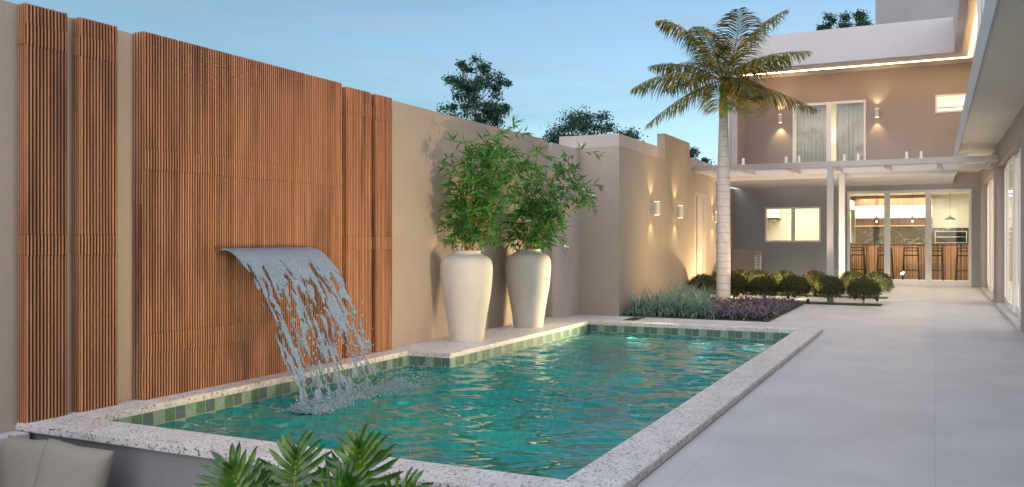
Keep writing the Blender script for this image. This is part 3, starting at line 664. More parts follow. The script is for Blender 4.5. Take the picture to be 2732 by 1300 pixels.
reparent(MB().box(.01, .87, 31.185, 31.195, 1.17, 1.50).build('door', M['black']), e)
reparent(MB().tube([(.03, 31.165, 1.335), (.85, 31.165, 1.335)], .01).build('rail', M['steel']), e)
ac = empty('air_conditioner', (-2.45, 30, 2.35)); tag(ac, 'white split air conditioner high on the left kitchen wall', 'air conditioner')
reparent(MB().box(-2.57, -2.34, 29.3, 30.1, 2.2, 2.5).build('body', M['frame'], bevel=.02), ac); reparent(MB().box(-2.52, -2.36, 29.35, 30.05, 2.185, 2.199).build('vent', M['lampgrey']), ac)
bar = empty('bar_counter', (-.7, 30.2, 0)); tag(bar, 'long bar with slatted wood front and thin dark top behind the sliding doors', 'bar counter')
mb = MB(); x = -2.55; rb = random.Random(2)
while x < 1.9:
    wd = rb.choice((.05, .05, .07, .16, .028)); mb.box(x, x+wd-.018, 29.99, 30.03+0*wd, .013, 1.11); x += wd
reparent(mb.build('slatted_front', M['woodin']), bar); reparent(MB().box(-2.56, 1.95, 30.03, 30.6, .013, 1.11).build('carcass', M['woodback']), bar)
reparent(MB().box(-2.57, 1.98, 29.93, 30.66, 1.111, 1.15).build('top', M['marble'], bevel=.004), bar)
def stool(loc, label):
    e = empty('bar_stool', loc); tag(e, label, 'bar stool', 'black bar stools in front of the bar')
    b = M['black']; MB().box(-.19, .19, -.17, .19, .74, .775).build('seat', b, e, bevel=.015)
    for sx in (-1, 1):
        MB().tube([(sx*.235, -.22, 0), (sx*.20, -.175, .74), (sx*.19, -.20, 1.0)], .021, 6).build('leg', b, e)
        MB().tube([(sx*.235, .22, 0), (sx*.20, .18, .75)], .02, 6).build('leg', b, e)
    MB().tube([(-.19, -.20, .985), (0, -.235, .99), (.19, -.20, .985)], .018, 6).build('back_rail', b, e); MB().tube([(-.193, -.19, .90), (0, -.225, .90), (.193, -.19, .90)], .016, 6).build('back_rail', b, e)
    MB().tube([(-.222, -.2, .3), (.222, -.2, .3)], .012, 6).tube([(-.222, .2, .3), (.222, .2, .3)], .009, 6).build('foot_rail', b, e)
    return e
s0 = stool((-2.23, 29.6, .012), 'black bar stool at the left end of the bar')
for x, lb in ((-1.42, 'second bar stool from the left, half behind the first door frame'), (-.68, 'middle black bar stool, fully visible through the middle door leaf'), (-.02, 'fourth bar stool from the left, cut by the second door frame'), (.78, 'black bar stool at the right end of the bar')):
    c = copy_tree(s0); c.location.x = x; c['label'] = lb
def pendant(loc, label):
    e = empty('pendant_lamp', loc); tag(e, label, 'pendant lamp', 'pendant lamps above the bar')
    MB().lathe([(.165, 0), (.165, .012), (.15, .018), (.145, .04), (.10, .055), (.095, .07), (.045, .085), (.03, .10)], seg=24).build('shade', M['lampgrey'], e, smooth=False)
    MB().lathe([(.028, .10), (.03, .15), (.018, .16)], seg=12).build('neck', M['stem'], e)
    MB().lathe([(.006, -.075), (.028, -.06), (.034, -.035), (.022, -.005)], seg=12).build('bulb', M['bulb'], e, smooth=True)
    MB().tube([(0, 0, .16), (0, 0, 2.72-loc[2])], .003, 5).build('cord', M['black'], e)
    return e
p0 = pendant((-1.687, 30.0, 1.865), 'grey pendant lamp above the left of the bar')
for x, lb in ((-.648, 'grey pendant lamp above the middle of the bar'), (.399, 'grey pendant lamp against the white wall on the right')):
    c = copy_tree(p0); c.location.x = x; c['label'] = lb

# ================================================================ PERGOLA
pg = empty('pergola', (-1.85, 19.3, 0)); tag(pg, 'white timber pergola running along the front of the balcony on two posts', 'pergola')
Wm = M['white']
def pp(mb, name, lab=None): o = mb.build(name, Wm, bevel=.004); reparent(o, pg); o.update_tag(); (lab and o.__setitem__('label', lab)); return o
pp(MB().box(-4.655, 1.05, 18.34, 18.44, 2.70, 2.81), 'front_beam'); pp(MB().box(-4.655, 1.05, 20.19, 20.29, 2.70, 2.81), 'rear_beam')
for x in (-4.61, -3.71, -2.74, -1.87, -.885, .07, 1.0): pp(MB().box(x-.045, x+.045, 18.445, 20.185, 2.703, 2.80), 'cross_beam')
pp(MB().box(-1.945, -1.826, 18.335, 18.454, 0, 2.699), 'post', 'nearer square post under the front beam'); pp(MB().box(-1.895, -1.775, 20.18, 20.30, 0, 2.699), 'post', 'farther square post under the rear beam')
SPX = [-3.979, -3.028, -2.748, -1.798, -1.514, -.554, -.275]
SPL = ['single white railing spigot at the left end of the balcony edge', 'white railing spigot just left of the balcony door', 'white railing spigot in front of the left edge of the balcony door', 'white railing spigot in front of the right curtain', 'white railing spigot at the right edge of the balcony door', 'left white railing spigot of the pair before the bare upper wall', 'rightmost white railing spigot on the balcony edge']
def spigot(x, lb):
    e = empty('railing_spigot', (x, 20.38, 2.975)); tag(e, lb, 'railing spigot', 'glass railing spigots on the balcony edge')
    MB().box(-.06, .06, -.05, .05, 0, .012).build('base_plate', M['frame'], e); MB().box(-.026, .026, -.03, .03, .012, .15).build('upright', M['frame'], e, bevel=.004)
    return e
s0 = spigot(SPX[0], SPL[0])
for x, lb in zip(SPX[1:], SPL[1:]): c = copy_tree(s0); c.location.x = x; c['label'] = lb

# ================================================================ SCONCES
def sconce(loc, rz, label, power, off=.115):
    e = empty('wall_sconce', loc); e.rotation_euler.z = rz; tag(e, label, 'wall lamp', 'up and down cylinder wall lamps')
    MB().box(-.02, .02, 0, .012, -.11, .11).build('wall_plate', M['sconce'], e)
    MB().box(-.012, .012, .012, .07, -.02, .02).build('arm', M['sconce'], e)
    MB().lathe([(.056, -.115), (.056, .115)], cy=off, seg=28).build('body', M['sconce'], e, smooth=False)
    MB().lathe([(.05, .1155), (.05, .124), (.03, .126)], cy=off, seg=20).lathe([(.03, -.126), (.05, -.124), (.05, -.1155)], cy=off, seg=20).build('lens', M['slot'], e)
    n = Vector((-math.sin(rz), math.cos(rz), 0))
    for s_ in (1, -1):
        p = Vector(loc)+n*off+Vector((0, 0, s_*.135))
        lamp('SPOT', p, power, (1, .76, .36), target=p+Vector((0, 0, s_)), spot_size=R(88), spot_blend=.75, shadow_soft_size=.012, name='sconce_light')
    return e
PS = 5.5
for y, z, lb in ((15.364, 1.82, 'cylinder wall lamp on the outbuilding nearest the pool'), (16.985, 1.805, 'cylinder wall lamp on the outbuilding between the nearest one and the narrow door'), (20.22, 1.775, 'cylinder wall lamp on the outbuilding half hidden by the palm trunk')):
    sconce((-4.66, y, z), -PI/2, lb, PS)
sconce((-4.032, YW, 4.745), PI, 'cylinder wall lamp left of the balcony door behind a palm frond', 10); sconce((-1.452, YW, 4.745), PI, 'cylinder wall lamp right of the balcony door', 6)

# ================================================================ VASES AND BAMBOO
prof_px = [(0, 947, 178), (0, 860, 197)]
VP = [(178, 1140), (186, 1100), (197, 1000), (223, 850), (250, 700), (268, 560), (279, 430), (279, 380), (273, 330), (258, 290), (225, 260), (180, 240), (154, 226), (149, 213), (153, 203), (157, 195), (155, 190), (140, 190), (134, 200), (132, 230), (170, 290)]
VPm = [(r/947*1.07, (1140-y)/947*1.07) for r, y in VP]
def vase(loc, label):
    e = empty('vase', loc); tag(e, label, 'vase', 'tall stoneware vases on the granite ledge')
    MB().lathe(VPm, seg=64, cap=False).build('body', M['ceramic'], e, smooth=True)
    MB().lathe([(.004, .94), (.17, .94)], seg=32, cap=False).build('soil', M['soil'], e)
    return e
V1, V2 = (-5.06, 9.17, .05), (-5.06, 10.93, .05)
vase(V1, 'large off-white vase nearer the waterfall'); v2 = vase(V2, 'large off-white vase nearer the planting bed')
def leafcard(v, f, p, d, n, L, wd, curl=.25):
    """pointed leaf: 3-segment folded blade"""
    sdv = d.cross(n).normalized()*wd; k = len(v); q = d*L
    v += [tuple(p), tuple(p+q*.4+sdv-n*L*curl*.08), tuple(p+q*.4-sdv-n*L*curl*.08), tuple(p+q-n*L*curl)]
    f += [(k, k+1, k+3), (k, k+3, k+2)]
def bamboo(base, seed, spread, label, hscale=1.0, nleaf=1250, thick=None):
    r = random.Random(seed); e = empty('bamboo_plant', base); tag(e, label, 'potted plant', 'bamboo plants in the vases')
    st = MB(); v = []; f = []
    culms = []
    for i in range(11):
        a = r.uniform(0, 2*PI); rd = r.uniform(0, .09); p0_ = Vector((math.cos(a)*rd, math.sin(a)*rd, -.12))
        lean = Vector((spread[0]*r.uniform(-1, 1)+spread[2], spread[1]*r.uniform(-1, 1)+spread[3], 0)); h = r.uniform(.75, 1.62)*hscale
        if i == 0: lean = Vector((thick[0], thick[1], 0)); h = thick[2]
        pts = [p0_+lean*(t**1.6)+Vector((0, 0, .05+h*t)) for t in np.linspace(0, 1, 9)]
        rr = .019 if i == 0 else .0055
        st.tube(pts, [rr*(1-.75*t) for t in np.linspace(0, 1, 9)], 6); culms.append((pts, h))
    def tuft(p, out_, k):
        for _ in range(k):
            d = (out_*.7+Vector((r.gauss(0, .55), r.gauss(0, .55), r.gauss(-.15, .45)))).normalized()
            n = Vector((r.gauss(0, .4), r.gauss(0, .4), 1)).normalized(); n = (n-d*n.dot(d)).normalized()
            leafcard(v, f, p, d, n, r.uniform(.09, .165), r.uniform(.009, .0145), r.uniform(.05, .4))
    for pts, h in culms:
        nb = int(20*h)
        for b in range(nb):
            t = r.uniform(.12, 1.0)**.85; i = min(7, int(t*8)); p = pts[i].lerp(pts[i+1], t*8-i)
            a = r.uniform(0, 2*PI); out_ = Vector((math.cos(a), math.sin(a), r.uniform(.1, .75))).normalized(); L = r.uniform(.18, .46)*(1.15-.5*t)
            q = [p+out_*L*s_+Vector((0, 0, -.10*s_*s_*L*3)) for s_ in (0, .35, .7, 1)]
            q = [x_ if base[0]+x_.x > -5.39 else Vector((-5.39-base[0]+.01, x_.y, x_.z)) for x_ in q]
            st.tube(q, [.0022, .0018, .0013, .0008], 4, cap=False)
            for s_ in (.3, .5, .68, .85, 1.0): i2 = min(2, int(s_*3)); tuft(q[i2].lerp(q[i2+1], s_*3-i2), out_, 2 if s_ < .8 else 3)
        tuft(pts[-1], Vector((0, 0, 1)), 7)
    st.build('stems', M['stem'], e, smooth=True); mb = MB(); mb.v = v; mb.f = f; o = mb.build('foliage', M['bamboo'], e)
    arr = o.data.vertices
    for x in arr:
        if base[0]+x.co.x < -5.41: x.co.x = -5.41-base[0]+abs(x.co.x*.01)
    return e
bamboo((V1[0]+.02, V1[1], V1[2]+1.0), 11, (.44, .58, .14, .22), 'bushy bamboo in the vase nearer the waterfall', 1.0, thick=(.10, .42, 1.35))
bamboo((V2[0]+.02, V2[1], V2[2]+1.0), 23, (.60, .62, .46, .16), 'bushy bamboo in the vase nearer the planting bed', .94, thick=(.18, .35, 1.25))

# shower
e = empty('shower', (-5.35, 12.9, 2.0)); tag(e, 'thin chrome shower arm and valve on the pale wall section', 'shower')
mb = MB().tube([(-5.35, 12.9, 2.055), (-5.04, 12.9, 2.06), (-4.99, 12.9, 2.045), (-4.965, 12.9, 2.0), (-4.965, 12.9, 1.965)], .011, 10); reparent(mb.build('arm', M['chrome'], smooth=True), e)
reparent(MB().lathe([(.10, 1.945), (.10, 1.955), (.02, 1.966)], -4.965+.04, 12.9, 24).build('head', M['chrome']), e)
reparent(MB().tube([(-5.35, 12.9, 1.13), (-5.30, 12.9, 1.13)], .045, 20).tube([(-5.30, 12.9, 1.13), (-5.25, 12.9, 1.13)], .022, 12).build('valve', M['chrome'], smooth=True), e)
dg = empty('drain_grate', (-4.28, 13.2, 0)); tag(dg, 'dark slotted floor drain between the pool rim and planting bed', 'drain')
reparent(frame_rect(MB(), -4.40, -4.18, 12.80, 13.52, 0, 0, .012).build('rim', M['black']), dg) if False else None
mb = MB()
for k in range(14): mb.box(-4.34, -4.20, 12.86+k*.045, 12.86+k*.045+.03, .0, .006)
reparent(mb.build('bars', M['lampgrey']), dg); reparent(MB().box(-4.36, -4.34, 12.84, 13.50, 0, .007).box(-4.20, -4.18, 12.84, 13.50, 0, .007).build('rim', M['black']), dg)

# ================================================================ ROYAL PALM
PB = Vector((-3.645, 16.75, 0)); RT = Vector((CS, SN, 0)); FW = Vector((-SN, CS, 0)); UP = Vector((0, 0, 1))
palm = empty('royal_palm', PB); tag(palm, 'tall palm with a smooth ringed pale trunk rising from the planting bed', 'palm tree')
zt = 3.9
def trad(z):   # trunk radius
    return .128+.004*math.sin(z*2.2) if z < 2.2 else .128-(z-2.2)*.033
prof = []; z = 0.0; rings = []
while z < 3.62: prof.append((trad(z), z)); z += .06
mb = MB().lathe(prof, seg=36); ntr = len(mb.f)
z = .15; rr = random.Random(4)
while z < 3.55:
    t_ = trad(z); mb.lathe([(t_, z-.005), (t_+.0035, z), (t_, z+.005)], seg=36, cap=False); z += rr.uniform(.12, .21)
to = mb.build('trunk', M['trunk'], palm, smooth=True); to.data.materials.append(M['ringline'])
for q_ in to.data.polygons[ntr:]: q_.material_index = 1
mb = MB().lathe([(trad(3.62)+.002, 3.60), (.088, 3.7), (.085, 3.85), (.07, 4.05), (.045, 4.25), (.02, 4.4)], seg=28); mb.build('crownshaft', M['crownshaft'], palm, smooth=True)
CR = Vector((0, 0, 4.28)); K = .00236        # metres per crop pixel in the palm's plane
def frond(p1, p2, dep, dens=44, Lf=.66, droop=.5, seed=0, roll=0.):
    r = random.Random(seed)
    def W(px, d_): return CR+RT*((px[0]-885)*K)+UP*((650-px[1])*K)+FW*d_
    a, b, c = W((885+ (p1[0]-885)*.02, 650), 0), W(p1, dep*.5), W(p2, dep)
    pts = [a*(1-t)**2+b*2*t*(1-t)+c*t*t for t in np.linspace(0, 1, 25)]
    hang = (max(.55, 1-abs((c-a).normalized().z)*1.25) if abs((c-a).dot(RT)) > .45 else .12)*1.0*(1-min(1, abs(dep)/1.2)*.5)
    mb = MB().tube(pts, [.016*(1-.88*t) for t in np.linspace(0, 1, 25)], 5)
    for i in range(dens):
        t = .13+.87*(i+.5)/dens; k = min(23, int(t*24)); p = pts[k].lerp(pts[k+1], t*24-k); d = (pts[k+1]-pts[k]).normalized()
        sdv = d.cross(UP)
        if sdv.length < .35: sdv = (sdv+RT*.5)
        sdv.normalize(); nv = sdv.cross(d).normalized()
        L = Lf*(math.sin(PI*min(1, (t*.86+.12)))**.6)*r.uniform(.85, 1.08)
        for s_ in (-1, 1):
            for q in range(1):
                ang = r.uniform(.55, .8)-.25*t; dd = (sdv*s_*math.cos(ang)+d*math.sin(ang)*1.1+nv*r.uniform(.0, .25)-UP*hang*r.uniform(.35, .95)).normalized()
                dd2 = (dd+Vector((0, 0, -droop*r.uniform(.7, 1.3)))).normalized(); dd3 = (dd2+Vector((0, 0, -droop*.9))).normalized()
                a1 = p+dd*L*.35; a2 = a1+dd2*L*.35; a3 = a2+dd3*L*.3
                wv = (d-dd*d.dot(dd)).normalized()*.012*r.uniform(.7, 1.4)
                n = len(mb.v); mb.v += [tuple(p-wv*.4), tuple(p+wv*.4), tuple(a1-wv), tuple(a1+wv), tuple(a2-wv*.8), tuple(a2+wv*.8), tuple(a3)]
                mb.f += [(n, n+1, n+3, n+2), (n+2, n+3, n+5, n+4), (n+4, n+5, n+6)]
    mb.build('frond', M['palm'], palm)
FR = [((640, 130), (370, 130), .3), ((850, 300), (775, 128), .9), ((960, 380), (890, 190), -1.1), ((1030, 230), (1405, 62), .1), ((1060, 420), (1560, 425), -.2), ((1080, 640), (1590, 900), -.35), ((640, 430), (345, 470), .7), ((520, 480), (140, 720), -.15),
      ((610, 700), (245, 1020), -.3), ((830, 760), (715, 975), -1.3), ((960, 740), (985, 985), -1.2), ((1120, 520), (1330, 640), 1.3), ((760, 360), (560, 330), -1.2), ((760, 520), (480, 620), 1.3), ((990, 520), (1180, 560), -1.3), ((860, 420), (700, 380), 1.5), ((930, 600), (1060, 820), -.9), ((700, 560), (560, 560), -1.4)]
for i, (a, b, d_) in enumerate(FR): frond(a, b, d_, dens=60 if abs(d_) < 1 else 48, droop=.50, seed=i)
for k, (dx, dz) in enumerate(((0, .12),)): MB().tube([CR+Vector((0, 0, -.1)), CR+UP*.55+RT*.03], [.018, .003], 6).build('spear_leaf', M['crownshaft'], palm)

# ================================================================ BOXWOOD BALLS
def ball(name, base, label):
    e = empty(name, base); tag(e, label, 'shrub', 'clipped round shrubs in two rows')
    r = random.Random(9); v = []; f = []
    for i in range(8600):
        u = r.uniform(-.62, 1); a = r.uniform(0, 2*PI); q = math.sqrt(max(0, 1-u*u)); lump = 1+.05*math.sin(a*5+u*7)
        rad = r.uniform(.80, 1.03)*lump if i % 4 else r.uniform(.3, .9)
        p = Vector((q*math.cos(a)*.305*rad, q*math.sin(a)*.305*rad, .25+u*.235*rad))
        if u < -.3 and r.random() < .55: continue
        n = Vector((q*math.cos(a), q*math.sin(a), u)); d = (n*.6+Vector((r.gauss(0, .7), r.gauss(0, .7), r.gauss(0, .7)))).normalized(); m_ = n-d*n.dot(d)
        if m_.length < .05: continue
        leafcard(v, f, p, d, m_.normalized(), r.uniform(.02, .034), .008, .1)
    mb = MB(); mb.v = v; mb.f = f; mb.build('foliage', M['box'], e)
    st = MB().tube([(0, 0, -.0), (0, 0, .2)], [.016, .012], 6)
    for k in range(9): a = k*2.4; st.tube([(0, 0, .05+.01*k), (math.cos(a)*.1, math.sin(a)*.1, .16), (math.cos(a)*.2, math.sin(a)*.2, .24)], [.007, .005, .003], 4)
    st.build('trunk', M['bark'], e); return e
fl = ['front row clipped shrub at the far left end behind the grasses', 'front row clipped shrub just right of the palm trunk', 'front row clipped shrub third from the left beyond the purple plants', 'front row clipped shrub second left of the nearer pergola post', 'front row clipped shrub right in front of the nearer pergola post', 'front row clipped shrub at the right end of its turf strip']
b0 = None
for k, x in enumerate((-4.33, -3.70, -3.11, -2.52, -1.88, -1.24)):
    if b0 is None: b0 = ball('round_shrub', (x, 17.98, .016), fl[k]); c = b0
    else: c = copy_tree(b0); c.location = (x, 17.98, .016); c['label'] = fl[k]
    c.rotation_euler.z = k*1.7; c.scale = (1.0, 1.0, 1.06+.05*math.sin(k*2.2))
bl = ['back row clipped shrub nearest the outbuilding wall', 'back row clipped shrub hidden mostly behind the palm trunk', 'back row clipped shrub below the louvred panel', 'back row clipped shrub below the left window', 'back row clipped shrub left of the pergola posts below the right window edge', 'back row clipped shrub just right of the farther pergola post', 'back row clipped shrub at the right end beside the patio']
for k, x in enumerate((-4.38, -4.05, -3.62, -3.06, -2.41, -1.52, -1.12-.0)):
    if k == 5: x = -1.75+.12
    c = copy_tree(b0); c.location = (x, 20.24, .016); c['label'] = bl[k]; c.rotation_euler.z = k*2.3+.6; c.scale = (1.0, 1.0, 1.12)

# ================================================================ PLANTING BED
def blade(v, f, p, a, L, lean, wd, seg=5, droop=1.0, tw=0):
    """arching blade from p, heading a"""
    h = Vector((math.cos(a), math.sin(a), 0)); sdv = Vector((-math.sin(a), math.cos(a), 0)); k = len(v); q = Vector(p); el = PI/2-lean*.5
    for i in range(seg+1):
        t = i/seg; ww = wd*(1-t**2.2)+.0006
        v.append(tuple(q-sdv*ww)); v.append(tuple(q+sdv*ww)); q = q+(h*math.cos(el)+UP*math.sin(el))*(L/seg); el -= droop*lean/seg*1.7
    for i in range(seg): f.append((k+2*i, k+2*i+1, k+2*i+3, k+2*i+2))
def clump(base, label):
    e = empty('grass_clump', base); tag(e, label, 'ornamental grass', 'blue green grass clumps in the planting bed'); r = random.Random(3); v = []; f = []
    for i in range(120): a = r.uniform(0, 2*PI); rd = r.uniform(0, .07); blade(v, f, (math.cos(a)*rd, math.sin(a)*rd, 0), a+r.gauss(0, .5), r.uniform(.34, .62), r.uniform(.4, 1.9), r.uniform(.0055, .009), droop=r.uniform(.8, 1.5))
    mb = MB(); mb.v = v; mb.f = f; mb.build('blades', M['bluegrass'], e); return e
CL = [(-4.46, 13.98), (-4.08, 13.90), (-3.74, 13.95), (-3.40, 13.90), (-4.30, 14.4), (-3.92, 14.38), (-3.58, 14.42), (-4.44, 14.9), (-4.05, 14.95), (-3.66, 14.92), (-4.25, 15.45), (-3.86, 15.5), (-4.42, 16.0), (-4.02, 16.1), (-4.3, 16.6), (-4.05, 17.05), (-4.42, 17.25)]
lab0 = 'arching blue green grass clump in the bed left of the palm trunk'
c0 = clump((CL[0][0], CL[0][1], .022), 'blue green grass clump at the near left corner of the bed')
for k, (x, y) in enumerate(CL[1:]):
    c = copy_tree(c0); c.location = (x, y, .022); c.rotation_euler.z = k*1.3+.4; s_ = .88+.24*random.random(); c.scale = (s_, s_, s_)
    c['label'] = {0: 'blue green grass clump second from the left along the front edge of the bed', 1: 'blue green grass clump third from the left along the front edge of the bed', 2: 'blue green grass clump nearest the purple plants at the front edge', 11: 'blue green grass clump against the outbuilding wall in the middle of the bed', 15: 'farthest blue green grass clump by the outbuilding wall before the narrow door'}.get(k, lab0)
def purple(base, label):
    e = empty('purple_plant', base); tag(e, label, 'purple plant', 'low purple plants in the planting bed'); r = random.Random(8); v = []; f = []
    for i in range(26): a = r.uniform(0, 2*PI); rd = r.uniform(0, .04); blade(v, f, (math.cos(a)*rd, math.sin(a)*rd, 0), a+r.gauss(0, .4), r.uniform(.17, .33), r.uniform(.6, 1.8), r.uniform(.009, .015), droop=r.uniform(.9, 1.5))
    mb = MB(); mb.v = v; mb.f = f; mb.build('leaves', M['purple'], e); return e
LP = 'low rosette of arching purple and silver leaves in the bed right of the palm trunk'
pr0 = None; rp_ = random.Random(31)
y = 13.78
while y < 17.55:
    xb = -3.17-.23*(y-13.7); x = -2.42
    while x > xb:
        px_, py_ = x+rp_.uniform(-.04, .04), y+rp_.uniform(-.04, .04)
        if (Vector((px_, py_, 0))-PB).length > .2:
            if pr0 is None: pr0 = purple((px_, py_, .022), LP); c = pr0
            else: c = copy_tree(pr0); c.location = (px_, py_, .022); c['label'] = LP
            if y < 13.85: c['label'] = 'low purple and silver plant in the front row facing the pool'
            elif x > -2.45: c['label'] = 'low purple and silver plant along the patio edge of the bed'
            elif y > 17.2: c['label'] = 'low purple and silver plant in the back row before the round shrubs'
            c.rotation_euler.z = rp_.uniform(0, 6.28); s_ = rp_.uniform(.85, 1.15); c.scale = (s_, s_, s_)
        x -= .185
    y += .20

# ================================================================ TREES BEYOND THE WALLS
def tree(base, label, h, rx, rz, n, seed, zc, lo=.25, leaf=.09, trunk_r=.08, twig=26, clumps=40):
    r = random.Random(seed); e = empty('background_tree', base); tag(e, label, 'tree', 'trees beyond the walls'); v = []; f = []
    st = MB().tube([(0, 0, 0), (.05, 0, zc*.6), (0, .03, zc+rz*.75)], [trunk_r, trunk_r*.7, trunk_r*.2], 7)
    cs = []
    for k in range(clumps):
        u = r.uniform(-.9, 1); a = r.uniform(0, 2*PI); q = math.sqrt(1-u*u); rad = r.uniform(.45, 1.0)**.6
        c = Vector((q*math.cos(a)*rx*rad, q*math.sin(a)*rx*rad, zc+u*rz*rad)); cs.append((c, r.uniform(.09, .19)*rx))
        s0_ = Vector((0, 0, max(zc-rz*.9, c.z-abs(c.x)*1.1-.4)))
        st.tube([s0_, s0_.lerp(c, .5)+Vector((0, 0, -.1*rx)), c], [trunk_r*.3, trunk_r*.18, trunk_r*.06], 4, cap=False)
    for i in range(n):
        c, cr_ = cs[r.randrange(len(cs))]; d = Vector((r.gauss(0, 1), r.gauss(0, 1), r.gauss(0, .7))); p = c+d*cr_*.62
        dd = Vector((r.gauss(0, 1), r.gauss(0, 1), r.gauss(0, 1))).normalized(); nn = Vector((r.gauss(0, 1), r.gauss(0, 1), r.gauss(0, 1))); nn = (nn-dd*nn.dot(dd)).normalized()
        leafcard(v, f, p, dd, nn, leaf*r.uniform(.7, 1.3), leaf*.28, .1)
    mb = MB(); mb.v = v; mb.f = f; mb.build('crown', M['tree'], e); st.build('trunk', M['bark'], e); return e
def at(u, dist, z=-1.6): return tuple(Vector((0, 0, 0))+(FW+RT*((u-1366)/2326.0))*dist+Vector((0, 0, z)))
tree((-14.7, 27.3, -1.6), 'open crowned tree with a visible pale trunk above the wall behind the vases', 8, 1.30, 1.5, 9000, 5, 7.75, leaf=.10, trunk_r=.085, clumps=62)
tree((-13.9, 28.1, -1.6), 'low branching tree showing just above the wall right of the taller tree', 5, .95, .42, 3400, 6, 5.62, leaf=.10, clumps=24)
tree((-16.2, 27.2, -1.6), 'low tree just peeping over the wall left of the taller tree', 5, .9, .38, 2400, 16, 6.0, leaf=.10, clumps=20)
tree((-10.55, 27.6, -1.6), 'dense round dark tree behind the outbuilding parapet', 6, 1.75, 1.15, 19000, 7, 5.95, leaf=.09, clumps=75)
tree((-12.0, 27.8, -1.6), 'smaller bush like tree left of the dense round tree behind the outbuilding', 6, .95, .6, 5500, 17, 5.45, leaf=.09, clumps=26)
tree((-7.75, 31.0, -1.6), 'dense tree behind the palm trunk left of the house', 6, 1.05, .95, 9500, 8, 5.1, leaf=.09, clumps=50)
tree((-3.55, 40.0, -1.6), 'rounded tree top beside the grey block above the roof', 8, 1.25, 1.3, 9000, 9, 11.6, leaf=.11, clumps=50)
tree((-5.2, 41.0, -1.6), 'tiny tree tip showing above the roof fascia left of the rounded tree', 8, .42, .42, 900, 10, 11.65, leaf=.11, clumps=10)

# ================================================================ SUNKEN SEAT, CUSHIONS, FOREGROUND PLANT
lg = MB().box(-5.43, -5.28, -4, 3.72, -1.3, 0).build('seat_ledge', M['white'], bevel=.006); tag(lg, 'pale plaster ledge along the left wall of the sunken seat', 'ledge')
bn = empty('built_in_bench', (-4.3, 3.2, -.9)); tag(bn, 'built in upholstered bench along the outside of the pool', 'bench')
reparent(MB().box(-5.28, -3.3, 2.95, 3.75, -.92, -.55).box(-5.28, -4.5, .5, 2.95, -.92, -.55).build('base', M['white']), bn)
reparent(MB().box(-5.27, -3.32, 2.93, 3.745, -.549, -.42).build('seat_pad', M['cushion'], bevel=.03), bn); reparent(MB().box(-5.27, -4.52, .5, 2.92, -.549, -.42).build('seat_pad', M['cushion'], bevel=.03), bn)
def cushion(loc, rot, w_, h_, t_, label):
    bm = bmesh.new(); N = 22; top = {}; V_ = {}
    for sgn in (1, -1):
        for i in range(N+1):
            for j in range(N+1):
                u, v_ = -1+2*i/N, -1+2*j/N; ed = (i in (0, N)) or (j in (0, N))
                if ed and sgn == -1: V_[(sgn, i, j)] = V_[(1, i, j)]; continue
                pin = 1-.10*(u*u)*(1-v_*v_)*0 ; sx = 1-.07*(1-u*u)*0
                x = u*w_/2*(1-.055*(1-v_*v_)*abs(u)**3*0-.06*(1-abs(v_))**1*(abs(u)**2)*.9); z = v_*h_/2*(1-.06*(1-abs(u))*(v_**2)*.9)
                th = (max(0, 1-u**4)*max(0, 1-v_**4))**.55*t_/2
                th *= 1+.05*noise.noise(Vector((u*2, v_*2, sgn)))
                V_[(sgn, i, j)] = bm.verts.new((x, sgn*th, z))
    for sgn in (1, -1):
        for i in range(N):
            for j in range(N):
                q = [V_[(sgn, i, j)], V_[(sgn, i+1, j)], V_[(sgn, i+1, j+1)], V_[(sgn, i, j+1)]]
                try: bm.faces.new(q if sgn == -1 else q[::-1])
                except ValueError: pass
    me = bpy.data.meshes.new('cushion'); bm.to_mesh(me); bm.free(); me.materials.append(M['cushion']); me.polygons.foreach_set('use_smooth', [True]*len(me.polygons))
    o = bpy.data.objects.new('cushion', me); link(o); o.location = loc; o.rotation_euler = rot; tag(o, label, 'cushion', 'linen cushions on the sunken bench'); return o
cushion((-4.56, 3.46, -.20), (R(-14), R(5), R(8)), .50, .50, .17, 'beige square cushion rightmost against the pool wall')
cushion((-5.0, 3.50, -.215), (R(-12), R(-3), R(-3)), .52, .50, .17, 'beige cushion tucked behind the rightmost cushion')
cushion((-5.12, 2.98, -.25), (R(-14), 0, R(78)), .5, .46, .16, 'beige cushion at the left edge of the picture')

